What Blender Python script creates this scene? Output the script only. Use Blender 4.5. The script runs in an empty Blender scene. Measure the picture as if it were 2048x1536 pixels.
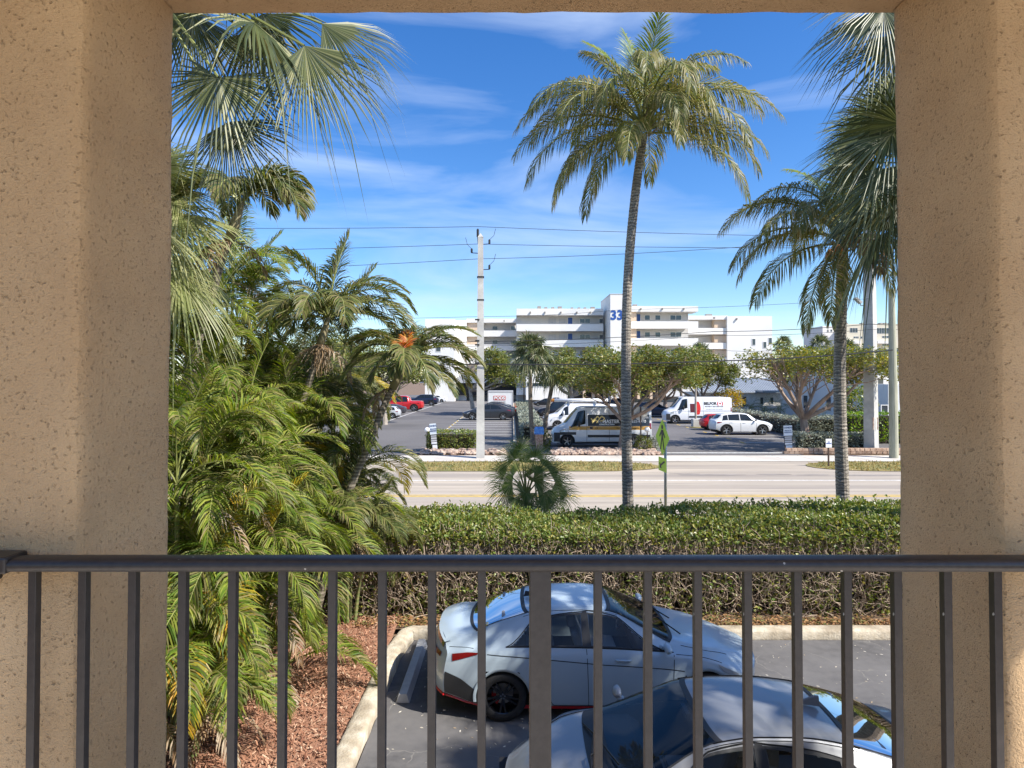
import bpy, math, random
import numpy as np
from mathutils import Vector, Matrix, noise as mnoise
R = math.radians
rnd = random.Random(7)
scene = bpy.context.scene
COL = scene.collection

# ------------------------------------------------------------------ camera
H0 = 4.45                      # eye height above the ground
F = 1230.0; HY = 758.0; CX = 1024.0   # focal length, horizon row, centre column of the 2048 px photo
camd = bpy.data.cameras.new('camera'); cam = bpy.data.objects.new('camera', camd); COL.objects.link(cam)
cam.location = (0, 0, H0); cam.rotation_euler = (R(91.0), 0, 0)
camd.sensor_width = 36; camd.lens = 36*F/2048; camd.shift_y = -0.0154
camd.clip_start = 0.05; camd.clip_end = 5000
scene.camera = cam

# ------------------------------------------------------------------ sky and sun
SUN = Vector((0.63, -0.34, 0.70)).normalized()
sun_el = math.asin(SUN.z); sun_az = math.atan2(SUN.x, SUN.y)
w = bpy.data.worlds.new('World'); scene.world = w; w.use_nodes = True
nt = w.node_tree; nt.nodes.clear()
def N(tree, typ, **kw):
    n = tree.nodes.new(typ)
    for k, v in kw.items():
        if k == 'ins':
            for a, b in v.items(): n.inputs[a].default_value = b
        else: setattr(n, k, v)
    return n
out = N(nt, 'ShaderNodeOutputWorld'); bg = N(nt, 'ShaderNodeBackground', ins={'Strength': 0.135})
sky = N(nt, 'ShaderNodeTexSky', sky_type='NISHITA', sun_disc=False, sun_elevation=sun_el, sun_rotation=sun_az,
        air_density=1.0, dust_density=0.35, ozone_density=3.0)
hsv = N(nt, 'ShaderNodeHueSaturation', ins={'Hue': 0.509, 'Saturation': 1.32, 'Value': 0.92})
tc = N(nt, 'ShaderNodeTexCoord'); mp = N(nt, 'ShaderNodeMapping')
mp.inputs['Scale'].default_value = (1.3, 1.3, 6.5); mp.inputs['Rotation'].default_value = (0, R(8), 0)
mp.inputs['Location'].default_value = (0.35, 0, 0.2)
no = N(nt, 'ShaderNodeTexNoise', ins={'Scale': 1.7, 'Detail': 9, 'Roughness': 0.52, 'Distortion': 0.5})
rp = N(nt, 'ShaderNodeValToRGB'); rp.color_ramp.elements[0].position = 0.47; rp.color_ramp.elements[1].position = 0.74
rp.color_ramp.elements[1].color = (0.55, 0.55, 0.55, 1)
mx = N(nt, 'ShaderNodeMixRGB'); mx.inputs[2].default_value = (3.6, 4.3, 5.6, 1)
L = nt.links.new
L(tc.outputs['Generated'], mp.inputs[0]); L(mp.outputs[0], no.inputs['Vector']); L(no.outputs['Fac'], rp.inputs[0])
L(sky.outputs[0], hsv.inputs['Color']); L(hsv.outputs[0], mx.inputs[1]); L(rp.outputs[0], mx.inputs[0])
L(mx.outputs[0], bg.inputs[0]); L(bg.outputs[0], out.inputs[0])
sd = bpy.data.lights.new('sun', 'SUN'); sd.energy = 4.6; sd.angle = R(0.53); sd.color = (1, 0.945, 0.86)
so = bpy.data.objects.new('sun', sd); COL.objects.link(so)
so.rotation_euler = SUN.to_track_quat('Z', 'Y').to_euler(); so.location = (20, -8, 30)
vs = scene.view_settings; vs.view_transform = 'Standard'; vs.look = 'None'; vs.exposure = 0.8; vs.gamma = 1
scene.cycles.max_bounces = 8; scene.cycles.transparent_max_bounces = 8

# ------------------------------------------------------------------ helpers
def px(x, y, Y):               # point at photo pixel (x, y) and distance Y
    return Vector(((x-CX)*Y/F, Y, H0-(y-HY)*Y/F))
def gy(y): return F*H0/(y-HY)  # distance of the ground point seen at row y
def tag(o, label=None, cat=None, group=None, kind=None):
    if label: o['label'] = label
    if cat: o['category'] = cat
    if group: o['group'] = group
    if kind: o['kind'] = kind
    return o
def thing(name, label, cat, loc=(0, 0, 0), rz=0, group=None):
    o = bpy.data.objects.new(name, None); COL.objects.link(o); o.location = loc; o.rotation_euler = (0, 0, rz)
    o.empty_display_size = 0.2
    return tag(o, label, cat, group)
class MB:
    def __init__(s): s.v = []; s.f = []
    def add(s, vs, fs):
        b = len(s.v); s.v.extend([tuple(q) for q in vs]); s.f.extend([tuple(b+i for i in f) for f in fs]); return b
    def box(s, x0, y0, z0, x1, y1, z1):
        s.add([(x0,y0,z0),(x1,y0,z0),(x1,y1,z0),(x0,y1,z0),(x0,y0,z1),(x1,y0,z1),(x1,y1,z1),(x0,y1,z1)],
              [(0,3,2,1),(4,5,6,7),(0,1,5,4),(1,2,6,5),(2,3,7,6),(3,0,4,7)])
        return s
    def quad(s, a, b, c, d): s.add([a, b, c, d], [(0,1,2,3)]); return s
    def tube(s, pts, rad, n=8, cap=True):
        pts = [Vector(p) for p in pts]
        if not hasattr(rad, '__len__'): rad = [rad]*len(pts)
        vs = []; ref = None
        for i, p in enumerate(pts):
            t = (pts[min(i+1, len(pts)-1)]-pts[max(i-1, 0)])
            if t.length < 1e-9: t = Vector((0,0,1))
            t.normalize()
            if ref is None: ref = Vector((1,0,0)) if abs(t.x) < 0.8 else Vector((0,1,0))
            a = (ref-t*ref.dot(t)).normalized(); ref = a; b = t.cross(a)
            for k in range(n):
                an = 2*math.pi*k/n; vs.append(p+(a*math.cos(an)+b*math.sin(an))*rad[i])
        fs = [(i*n+k, i*n+(k+1) % n, (i+1)*n+(k+1) % n, (i+1)*n+k) for i in range(len(pts)-1) for k in range(n)]
        if cap:
            fs.append(tuple(range(n-1, -1, -1))); fs.append(tuple((len(pts)-1)*n+k for k in range(n)))
        s.add(vs, fs); return s
    def lathe(s, prof, c, axis='z', n=24):     # prof: (r, h)
        vs = []
        for r, h in prof:
            for k in range(n):
                a = 2*math.pi*k/n; q = (r*math.cos(a), r*math.sin(a), h)
                if axis == 'y': q = (q[0], q[2], q[1])
                elif axis == 'x': q = (q[2], q[0], q[1])
                vs.append((q[0]+c[0], q[1]+c[1], q[2]+c[2]))
        fs = [(i*n+k, i*n+(k+1) % n, (i+1)*n+(k+1) % n, (i+1)*n+k) for i in range(len(prof)-1) for k in range(n)]
        s.add(vs, fs); return s
    def build(s, name, mat=None, parent=None, smooth=False, bevel=0):
        me = bpy.data.meshes.new(name); me.from_pydata(s.v, [], s.f)
        if mat: me.materials.append(mat)
        if smooth: me.polygons.foreach_set('use_smooth', [True]*len(me.polygons))
        me.update(); o = bpy.data.objects.new(name, me); COL.objects.link(o)
        if parent: o.parent = parent
        if bevel:
            m = o.modifiers.new('bevel', 'BEVEL'); m.width = bevel; m.segments = 2; m.limit_method = 'ANGLE'
        return o
def struct(name, mb, mat, **k): return tag(mb.build(name, mat, **k), kind='structure')
def text_pts(txt, size, bold=0.0, shear=0):
    cu = bpy.data.curves.new('lettering', 'FONT'); cu.body = txt; cu.size = size; cu.align_x = 'CENTER'; cu.align_y = 'CENTER'
    cu.offset = bold; cu.shear = shear; cu.resolution_u = 3
    o = bpy.data.objects.new('lettering', cu); COL.objects.link(o)
    bpy.context.view_layer.update()
    me = bpy.data.meshes.new_from_object(o.evaluated_get(bpy.context.evaluated_depsgraph_get()))
    v = [tuple(q.co) for q in me.vertices]; f = [tuple(p.vertices) for p in me.polygons]
    bpy.data.objects.remove(o); bpy.data.curves.remove(cu); bpy.data.meshes.remove(me)
    return v, f

# ------------------------------------------------------------------ materials
def mat(name, col, rough=0.6, metal=0, coat=0, spec=0.5):
    m = bpy.data.materials.new(name); m.use_nodes = True; b = m.node_tree.nodes['Principled BSDF']
    b.inputs['Base Color'].default_value = (*col, 1); b.inputs['Roughness'].default_value = rough
    b.inputs['Metallic'].default_value = metal; b.inputs['Coat Weight'].default_value = coat; b.inputs['Coat Roughness'].default_value = 0.04
    b.inputs['Specular IOR Level'].default_value = spec
    return m
def noisy(name, c0, c1, scale=5, rough=0.85, bump=0.0, bscale=None, detail=6, stretch=(1,1,1), lo=0.35, hi=0.65, c2=None, s2=0.3, coat=0, bdist=0.02):
    m = mat(name, c0, rough, coat=coat); t = m.node_tree; b = t.nodes['Principled BSDF']
    tc = N(t, 'ShaderNodeTexCoord'); mp = N(t, 'ShaderNodeMapping'); mp.inputs['Scale'].default_value = stretch
    t.links.new(tc.outputs['Object'], mp.inputs[0])
    n = N(t, 'ShaderNodeTexNoise', ins={'Scale': scale, 'Detail': detail, 'Roughness': 0.6})
    t.links.new(mp.outputs[0], n.inputs['Vector'])
    r = N(t, 'ShaderNodeValToRGB'); r.color_ramp.elements[0].position = lo; r.color_ramp.elements[1].position = hi
    r.color_ramp.elements[0].color = (*c0, 1); r.color_ramp.elements[1].color = (*c1, 1)
    t.links.new(n.outputs['Fac'], r.inputs[0]); last = r.outputs[0]
    if c2:
        n2 = N(t, 'ShaderNodeTexNoise', ins={'Scale': s2, 'Detail': 4, 'Roughness': 0.55}); t.links.new(mp.outputs[0], n2.inputs['Vector'])
        r2 = N(t, 'ShaderNodeValToRGB'); r2.color_ramp.elements[0].position = 0.42; r2.color_ramp.elements[1].position = 0.66
        mxn = N(t, 'ShaderNodeMixRGB'); mxn.inputs[2].default_value = (*c2, 1)
        t.links.new(n2.outputs['Fac'], r2.inputs[0]); t.links.new(r2.outputs[0], mxn.inputs[0]); t.links.new(last, mxn.inputs[1]); last = mxn.outputs[0]
    t.links.new(last, b.inputs['Base Color'])
    if bump:
        nb = N(t, 'ShaderNodeTexNoise', ins={'Scale': bscale or scale*4, 'Detail': 4, 'Roughness': 0.6}); t.links.new(mp.outputs[0], nb.inputs['Vector'])
        bp = N(t, 'ShaderNodeBump', ins={'Strength': bump, 'Distance': bdist}); t.links.new(nb.outputs['Fac'], bp.inputs['Height'])
        t.links.new(bp.outputs[0], b.inputs['Normal'])
    return m
def leafmat(name, cols, trans=0.35, rough=0.45, spec=0.5):
    m = mat(name, cols[0], rough, spec=spec); t = m.node_tree; b = t.nodes['Principled BSDF']
    g = N(t, 'ShaderNodeNewGeometry'); r = N(t, 'ShaderNodeValToRGB'); cr = r.color_ramp
    while len(cr.elements) < len(cols): cr.elements.new(0.5)
    for i, c in enumerate(cols): cr.elements[i].position = i/(len(cols)-1) if len(cols) > 1 else 0; cr.elements[i].color = (*c, 1)
    t.links.new(g.outputs['Random Per Island'], r.inputs[0]); t.links.new(r.outputs[0], b.inputs['Base Color'])
    tr = N(t, 'ShaderNodeBsdfTranslucent'); ms = N(t, 'ShaderNodeMixShader'); ms.inputs[0].default_value = trans
    hs = N(t, 'ShaderNodeHueSaturation', ins={'Hue': 0.485, 'Saturation': 1.15, 'Value': 1.5})
    t.links.new(r.outputs[0], hs.inputs['Color']); t.links.new(hs.outputs[0], tr.inputs[0])
    t.links.new(b.outputs[0], ms.inputs[1]); t.links.new(tr.outputs[0], ms.inputs[2])
    t.links.new(ms.outputs[0], t.nodes['Material Output'].inputs[0])
    return m
def ringed(name, ca, cb, scale, dist=3, bump=0.5, c2=None):          # palm bark with ring scars, across the object's z
    m = mat(name, ca, 0.9); t = m.node_tree; b = t.nodes['Principled BSDF']
    tc = N(t, 'ShaderNodeTexCoord')
    wv = N(t, 'ShaderNodeTexWave', bands_direction='Z', wave_profile='SAW', ins={'Scale': scale, 'Distortion': dist, 'Detail': 3, 'Detail Scale': 2.0})
    n = N(t, 'ShaderNodeTexNoise', ins={'Scale': 6.0, 'Detail': 6}); mxm = N(t, 'ShaderNodeMath', operation='MULTIPLY')
    r = N(t, 'ShaderNodeValToRGB'); r.color_ramp.elements[0].position = 0.08; r.color_ramp.elements[1].position = 0.42
    r.color_ramp.elements[0].color = (*ca, 1); r.color_ramp.elements[1].color = (*cb, 1)
    for q in (wv, n): t.links.new(tc.outputs['Object'], q.inputs['Vector'])
    t.links.new(wv.outputs['Fac'], mxm.inputs[0]); t.links.new(n.outputs['Fac'], mxm.inputs[1]); t.links.new(mxm.outputs[0], r.inputs[0])
    t.links.new(r.outputs[0], b.inputs['Base Color'])
    bp = N(t, 'ShaderNodeBump', ins={'Strength': bump, 'Distance': 0.03}); t.links.new(mxm.outputs[0], bp.inputs['Height']); t.links.new(bp.outputs[0], b.inputs['Normal'])
    return m
M = {}
def stucco(name, c, dark, pit=True):
    m = mat(name, c, 0.92, spec=0.2); t = m.node_tree; b = t.nodes['Principled BSDF']
    tc = N(t, 'ShaderNodeTexCoord')
    def nz(s, d=5, r=0.6, typ='ShaderNodeTexNoise'):
        q = N(t, typ, ins={'Scale': s, 'Detail': d, 'Roughness': r}); t.links.new(tc.outputs['Object'], q.inputs['Vector']); return q
    n1 = nz(2.2); n2 = nz(95, 3); n3 = nz(230, 3); 
    r1 = N(t, 'ShaderNodeValToRGB'); r1.color_ramp.elements[0].position = 0.3; r1.color_ramp.elements[1].position = 0.7
    r1.color_ramp.elements[0].color = (c[0]*.80, c[1]*.76, c[2]*.72, 1); r1.color_ramp.elements[1].color = (*c, 1)
    t.links.new(n1.outputs['Fac'], r1.inputs[0])
    # pits: high values of fine noise
    r2 = N(t, 'ShaderNodeValToRGB'); r2.color_ramp.elements[0].position = 0.60; r2.color_ramp.elements[1].position = 0.78
    t.links.new(n2.outputs['Fac'], r2.inputs[0])
    mxx = N(t, 'ShaderNodeMixRGB'); mxx.inputs[2].default_value = (*dark, 1)
    t.links.new(r2.outputs[0], mxx.inputs[0]); t.links.new(r1.outputs[0], mxx.inputs[1]); t.links.new(mxx.outputs[0], b.inputs['Base Color'])
    a = N(t, 'ShaderNodeMath', operation='MULTIPLY'); a.inputs[1].default_value = -1.6; t.links.new(r2.outputs[0], a.inputs[0])
    a2 = N(t, 'ShaderNodeMath', operation='ADD'); t.links.new(a.outputs[0], a2.inputs[0]); t.links.new(n3.outputs['Fac'], a2.inputs[1])
    a3 = N(t, 'ShaderNodeMath', operation='ADD'); t.links.new(a2.outputs[0], a3.inputs[0]); t.links.new(n2.outputs['Fac'], a3.inputs[1])
    bp = N(t, 'ShaderNodeBump', ins={'Strength': 1.0, 'Distance': 0.0042}); t.links.new(a3.outputs[0], bp.inputs['Height']); t.links.new(bp.outputs[0], b.inputs['Normal'])
    return m
M['stucco'] = stucco('tan_stucco', (0.585, 0.405, 0.23), (0.42, 0.28, 0.155))
M['rail'] = noisy('bronze_rail_paint', (0.020, 0.016, 0.015), (0.032, 0.026, 0.024), 60, 0.36, bump=0.15, bscale=400, bdist=0.001)
_t = M['rail'].node_tree; _b = _t.nodes['Principled BSDF']; _tc = N(_t, 'ShaderNodeTexCoord'); _n = N(_t, 'ShaderNodeTexNoise', ins={'Scale': 38.0, 'Detail': 2.0}); _r = N(_t, 'ShaderNodeValToRGB'); _r.color_ramp.elements[0].position = .755; _r.color_ramp.elements[1].position = .77; _x = N(_t, 'ShaderNodeMixRGB'); _x.inputs[2].default_value = (.34,.32,.29,1)
_old = _b.inputs['Base Color'].links[0].from_socket; _t.links.new(_tc.outputs['Object'], _n.inputs['Vector']); _t.links.new(_n.outputs['Fac'], _r.inputs[0]); _t.links.new(_r.outputs[0], _x.inputs[0]); _t.links.new(_old, _x.inputs[1]); _t.links.new(_x.outputs[0], _b.inputs['Base Color'])
M['deck'] = noisy('pale_bounce_surface', (0.72, 0.66, 0.58), (0.78, 0.72, 0.64), 4, 0.7)  # light tone chosen to bounce light onto the balcony walls
M['white_wall'] = noisy('white_render', (0.78, 0.75, 0.69), (0.84, 0.81, 0.76), 0.8, 0.8, bump=0.3, bscale=3, c2=(0.72,0.71,0.69), s2=0.12)
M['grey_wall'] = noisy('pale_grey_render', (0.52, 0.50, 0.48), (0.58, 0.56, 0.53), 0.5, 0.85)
M['beige'] = noisy('beige_panel', (0.62, 0.47, 0.33), (0.68, 0.52, 0.38), 1.0, 0.85)
M['glass_dark'] = mat('dark_window_glass', (0.03, 0.045, 0.06), 0.08, spec=0.8)
M['blue_door'] = mat('blue_door_paint', (0.03, 0.09, 0.30), 0.5)
M['shutter'] = mat('grey_shutter', (0.45, 0.45, 0.46), 0.6)
M['blue_letter'] = mat('blue_lettering', (0.015, 0.08, 0.33), 0.5)
M['dark'] = mat('flat_dark_grey', (0.035, 0.035, 0.038), 0.8)  # stands in for shade in the carport and arcade; also far brake discs
M['ac'] = mat('weathered_metal', (0.28, 0.25, 0.22), 0.6)
M['concrete'] = noisy('grey_concrete', (0.46, 0.45, 0.42), (0.56, 0.55, 0.51), 3, 0.9, bump=0.3, bscale=20, c2=(0.36,0.35,0.33), s2=0.8)
M['sidewalk'] = noisy('pale_sidewalk', (0.56, 0.51, 0.45), (0.66, 0.61, 0.54), 1.5, 0.9, c2=(0.48,0.44,0.39), s2=0.4)
M['curb'] = noisy('worn_cream_curb', (0.50, 0.42, 0.30), (0.66, 0.60, 0.48), 7, 0.9, bump=0.8, bscale=30, c2=(0.34,0.28,0.20), s2=2.5)
M['stop_block'] = noisy('grey_painted_concrete', (0.42, 0.43, 0.44), (0.5, 0.5, 0.5), 8, 0.85, bump=0.4, bscale=60)
M['road'] = noisy('tan_road_surface', (0.42, 0.355, 0.275), (0.49, 0.42, 0.335), 9, 0.92, bump=0.3, bscale=60, stretch=(0.07,1,1), c2=(0.29,0.25,0.21), s2=0.55)
M['asphalt_far'] = noisy('grey_sealed_asphalt', (0.125, 0.116, 0.112), (0.165, 0.155, 0.150), 6, 0.9, bump=0.2, bscale=50, c2=(0.10,0.094,0.092), s2=0.14)
M['white_line'] = noisy('worn_white_line', (0.5, 0.49, 0.46), (0.78, 0.77, 0.73), 6, 0.8)
M['yellow_line'] = noisy('worn_yellow_line', (0.42, 0.28, 0.04), (0.72, 0.48, 0.06), 3, 0.8)
M['soil'] = noisy('dry_soil', (0.12, 0.075, 0.045), (0.24, 0.16, 0.10), 6, 0.95, bump=0.6, bscale=25)
M['mulch'] = noisy('red_brown_mulch', (0.28, 0.125, 0.072), (0.54, 0.30, 0.195), 60, 0.95, bump=1.0, bscale=70, stretch=(1,1,1), c2=(0.40,0.20,0.12), s2=1.2, bdist=0.03)
M['grass'] = noisy('dry_grass', (0.20, 0.15, 0.045), (0.34, 0.27, 0.10), 7, 0.95, bump=0.6, bscale=40, c2=(0.13,0.14,0.04), s2=1.1)
M['steel'] = mat('galvanised_steel', (0.42, 0.43, 0.44), 0.45, metal=0.6)
M['black'] = mat('black_plastic', (0.012, 0.012, 0.013), 0.5)
M['cable'] = mat('black_cable', (0.02, 0.02, 0.022), 0.6)
M['white'] = mat('white_paint', (0.8, 0.8, 0.8), 0.4)
M['lime'] = mat('fluorescent_lime_sheet', (0.50, 0.74, 0.01), 0.4)
M['lime_edge'] = mat('yellow_green_pole', (0.42,0.62,0.05), 0.5)
M['brown_post'] = mat('brown_post', (0.06,0.035,0.025), 0.7)
M['brick'] = noisy('mixed_brick', (0.25, 0.12, 0.08), (0.5, 0.36, 0.27), 9, 0.9, bump=0.5)
M['rock'] = noisy('pinkish_rock', (0.26, 0.16, 0.12), (0.52, 0.42, 0.34), 4, 0.95, bump=0.8, bscale=14)
M['block'] = noisy('tan_retaining_block', (0.34, 0.22, 0.15), (0.55, 0.40, 0.29), 5, 0.95, bump=0.8, bscale=20)
M['blue_tarp'] = noisy('blue_tarp', (0.02, 0.12, 0.42), (0.10, 0.30, 0.65), 5, 0.5)
M['metal_roof'] = noisy('grey_blue_metal_roof', (0.30, 0.33, 0.36), (0.36, 0.39, 0.42), 1, 0.45)
M['orange'] = mat('orange_cone', (0.75, 0.10, 0.02), 0.6)
M['red'] = mat('red_panel', (0.55, 0.03, 0.02), 0.5)
# foliage; pale tan ramp tones paint bright highlights on the palm leaves
M['coco'] = leafmat('coconut_leaf', [(0.08,0.10,0.025),(0.15,0.17,0.04),(0.24,0.23,0.07),(0.42,0.36,0.18),(0.13,0.155,0.045),(0.20,0.21,0.05)], 0.42, 0.45, 0.4)
M['coco_young'] = leafmat('young_coconut_leaf', [(0.16,0.24,0.03),(0.24,0.30,0.06),(0.30,0.30,0.12)], 0.4)
M['dry_leaf'] = leafmat('dry_palm_leaf', [(0.22,0.13,0.06),(0.32,0.22,0.12),(0.40,0.33,0.24),(0.16,0.09,0.05)], 0.15, 0.8)
M['areca'] = leafmat('areca_leaf', [(0.07,0.13,0.018),(0.13,0.21,0.024),(0.22,0.29,0.035),(0.34,0.36,0.07),(0.08,0.12,0.03),(0.34,0.29,0.12),(0.05,0.085,0.02)], 0.40, 0.5, 0.3)
M['areca_dark'] = leafmat('deep_green_palm_leaf', [(0.05,0.085,0.02),(0.09,0.125,0.028),(0.16,0.18,0.045),(0.27,0.25,0.09),(0.05,0.075,0.025),(0.30,0.24,0.12)], 0.34, 0.5, 0.35)
M['areca_yellow'] = leafmat('yellowing_areca_leaf', [(0.42,0.30,0.02),(0.34,0.32,0.04),(0.5,0.26,0.02)], 0.35)
M['orange_leaf'] = leafmat('orange_red_palm_leaf', [(0.40,0.07,0.02),(0.50,0.20,0.03),(0.50,0.32,0.06)], 0.35)
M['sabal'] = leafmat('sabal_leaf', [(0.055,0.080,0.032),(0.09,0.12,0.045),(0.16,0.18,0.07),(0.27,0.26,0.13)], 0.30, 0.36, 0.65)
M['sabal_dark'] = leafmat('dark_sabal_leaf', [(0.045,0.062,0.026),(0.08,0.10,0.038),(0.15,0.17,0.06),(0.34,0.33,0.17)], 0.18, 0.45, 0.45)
M['sabal_pale'] = leafmat('sunlit_sabal_leaf', [(0.22,0.26,0.09),(0.33,0.36,0.15),(0.46,0.46,0.24),(0.16,0.19,0.06)], 0.45, 0.45)  # sabal leaf with the sunlight put into a paler colour
M['hedge'] = leafmat('hedge_leaf', [(0.07,0.115,0.02),(0.12,0.18,0.03),(0.18,0.25,0.05),(0.27,0.31,0.09),(0.36,0.32,0.07),(0.10,0.14,0.03)], 0.3, 0.38, 0.5)
M['fig'] = leafmat('shade_tree_leaf', [(0.07,0.105,0.02),(0.12,0.16,0.03),(0.18,0.21,0.04),(0.28,0.23,0.05),(0.10,0.14,0.03),(0.24,0.26,0.08)], 0.3, 0.4)
M['fig_light'] = leafmat('light_tree_leaf', [(0.09,0.12,0.02),(0.15,0.19,0.03),(0.24,0.26,0.045),(0.38,0.32,0.05),(0.12,0.13,0.03)], 0.3, 0.4)
M['silver'] = leafmat('silver_shrub_leaf', [(0.17,0.20,0.15),(0.27,0.30,0.24),(0.36,0.37,0.28),(0.12,0.13,0.08)], 0.2, 0.6)
M['bright_shrub'] = leafmat('bright_shrub_leaf', [(0.08,0.18,0.015),(0.16,0.30,0.02),(0.30,0.38,0.03)], 0.3, 0.4)
M['twig'] = noisy('bare_twig', (0.28, 0.21, 0.15), (0.50, 0.40, 0.30), 10, 0.9)
M['hedge_core'] = noisy('hedge_shade_core', (0.03, 0.025, 0.015), (0.09, 0.07, 0.04), 14, 0.95, bump=1.0, bscale=30, bdist=0.1)  # very dark brown paints the shade deep inside the hedges
M['rachis'] = mat('green_leaf_stalk', (0.24, 0.26, 0.08), 0.5)
M['coco_bark'] = ringed('coconut_bark', (0.16,0.14,0.12), (0.44,0.39,0.32), 4.2, 7.0, 0.6)
M['areca_bark'] = ringed('ringed_palm_bark', (0.30,0.26,0.20), (0.12,0.10,0.075), 5.0, 0.6, 0.5)
M['green_stem'] = ringed('green_ringed_stem', (0.26,0.24,0.10), (0.15,0.20,0.06), 3.0, 0.5, 0.3)
M['sabal_bark'] = noisy('fibrous_sabal_bark', (0.13,0.10,0.07), (0.30,0.24,0.18), 9, 0.95, bump=1, bscale=20, stretch=(1,1,3))
M['bark_red'] = noisy('smooth_reddish_bark', (0.22,0.145,0.105), (0.38,0.285,0.22), 3, 0.7, bump=0.3, bscale=10, stretch=(1,1,0.4))
M['bark_grey'] = noisy('pale_grey_bark', (0.26,0.22,0.18), (0.42,0.37,0.31), 3, 0.85, bump=0.4, bscale=10)
M['shaft'] = mat('palm_crownshaft', (0.30,0.26,0.15), 0.5)

def cracked(name, c0, c1, crack, cscale=1.2):
    m = noisy(name, c0, c1, 8, 0.9, bump=0.5, bscale=120, c2=tuple(x*1.25 for x in c1), s2=0.5, bdist=0.006)
    t = m.node_tree; b = t.nodes['Principled BSDF']; tc = N(t, 'ShaderNodeTexCoord')
    nz = N(t, 'ShaderNodeTexNoise', ins={'Scale': 4.0, 'Detail': 6}); t.links.new(tc.outputs['Object'], nz.inputs['Vector'])
    mxv = N(t, 'ShaderNodeMixRGB', ins={0: 0.16}); t.links.new(tc.outputs['Object'], mxv.inputs[1]); t.links.new(nz.outputs['Color'], mxv.inputs[2])
    vo = N(t, 'ShaderNodeTexVoronoi', feature='DISTANCE_TO_EDGE', ins={'Scale': cscale}); t.links.new(mxv.outputs[0], vo.inputs['Vector'])
    rr = N(t, 'ShaderNodeValToRGB'); rr.color_ramp.elements[0].position = 0.002; rr.color_ramp.elements[1].position = 0.008
    rr.color_ramp.elements[0].color = (1,1,1,1); rr.color_ramp.elements[1].color = (0,0,0,1); t.links.new(vo.outputs['Distance'], rr.inputs[0])
    old = b.inputs['Base Color'].links[0].from_socket
    n4 = N(t, 'ShaderNodeTexNoise', ins={'Scale': 1.3, 'Detail': 2}); t.links.new(tc.outputs['Object'], n4.inputs['Vector'])
    r4 = N(t, 'ShaderNodeValToRGB'); r4.color_ramp.elements[0].position = 0.47; r4.color_ramp.elements[1].position = 0.55; t.links.new(n4.outputs['Fac'], r4.inputs[0])
    mm = N(t, 'ShaderNodeMath', operation='MULTIPLY'); t.links.new(rr.outputs[0], mm.inputs[0]); t.links.new(r4.outputs[0], mm.inputs[1])
    mxc = N(t, 'ShaderNodeMixRGB'); mxc.inputs[2].default_value = (*crack, 1)
    t.links.new(mm.outputs[0], mxc.inputs[0]); t.links.new(old, mxc.inputs[1]); t.links.new(mxc.outputs[0], b.inputs['Base Color'])
    return m
M['asphalt_near'] = cracked('cracked_asphalt', (0.085, 0.082, 0.084), (0.125, 0.12, 0.118), (0.20, 0.19, 0.175), 1.1)

# ------------------------------------------------------------------ building wall round the balcony opening
bld = thing('condo_building', 'tan rough stucco balcony wall framing the view', 'building', (0, 1.75, 0))
def lbox(x0, y0, z0, x1, y1, z1, sub=0.02):
    """box with subdivided, slightly lumpy faces (hand-trowelled stucco)"""
    mb = MB(); dims = (x1-x0, y1-y0, z1-z0)
    for ax in range(3):
        a, b = [i for i in range(3) if i != ax]
        na = max(1, min(150, int(dims[a]/sub))); nb = max(1, min(150, int(dims[b]/sub)))
        for s in (0, 1):
            vs = []
            for i in range(na+1):
                for j in range(nb+1):
                    q = [0, 0, 0]; q[ax] = (x0, y0, z0)[ax]+s*dims[ax]; q[a] = (x0, y0, z0)[a]+dims[a]*i/na; q[b] = (x0, y0, z0)[b]+dims[b]*j/nb
                    p = Vector(q); rb = .03; ci = Vector([min(max(p[h_], (x0,y0,z0)[h_]+rb), (x1,y1,z1)[h_]-rb) if h_ < 2 else p[h_] for h_ in range(3)]); dd = p-ci
                    if dd.length > rb: p = ci+dd.normalized()*rb
                    d = mnoise.noise_vector(p*5)*0.0045+mnoise.noise_vector(p*17)*0.0022
                    vs.append(p+d)
            fl = (s == 1) ^ (ax == 1)
            fs = []
            for i in range(na):
                for j in range(nb):
                    f = (i*(nb+1)+j, (i+1)*(nb+1)+j, (i+1)*(nb+1)+j+1, i*(nb+1)+j+1)
                    fs.append(f if fl else f[::-1])
            mb.add(vs, fs)
    return mb
for x0, x1 in ((-2.2, -1.082), (1.222, 2.4)):
    o = lbox(x0, 1.75-0.215, 2.6, x1, 1.965, 5.628).build('wall_pier', M['stucco'], bld, smooth=True); o.location = (0, -1.75, 0)
o = lbox(-2.2, 1.535, 5.632, 2.4, 1.965, 6.3).build('lintel', M['stucco'], bld, smooth=True); o.location = (0, -1.75, 0)
# far parts of the same wall, out of the frame
mb = MB(); mb.box(-9, 1.535, 0, -2.203, 1.965, 6.3); mb.box(2.403, 1.535, 0, 14, 1.965, 6.3); mb.box(-2.2,1.535,0,2.4,1.965,2.597)
o = mb.build('outer_wall', M['stucco'], bld); o.location = (0, -1.75, 0)
mb = MB(); mb.box(-2.2, -3.2, 2.75, 2.4, 1.53, 2.93)  # unseen pale floor run back into the sun to bounce light on the piers
o = mb.build('balcony_floor', M['deck'], bld); o.location = (0, -1.75, 0)
mb = MB(); mb.box(-2.2, 0.1, 5.70, 3.0, 1.53, 5.85)  # unseen short slab, shaped to keep sun off the piers and let sky in
o = mb.build('balcony_ceiling', M['deck'], bld); o.location = (0, -1.75, 0)

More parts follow.
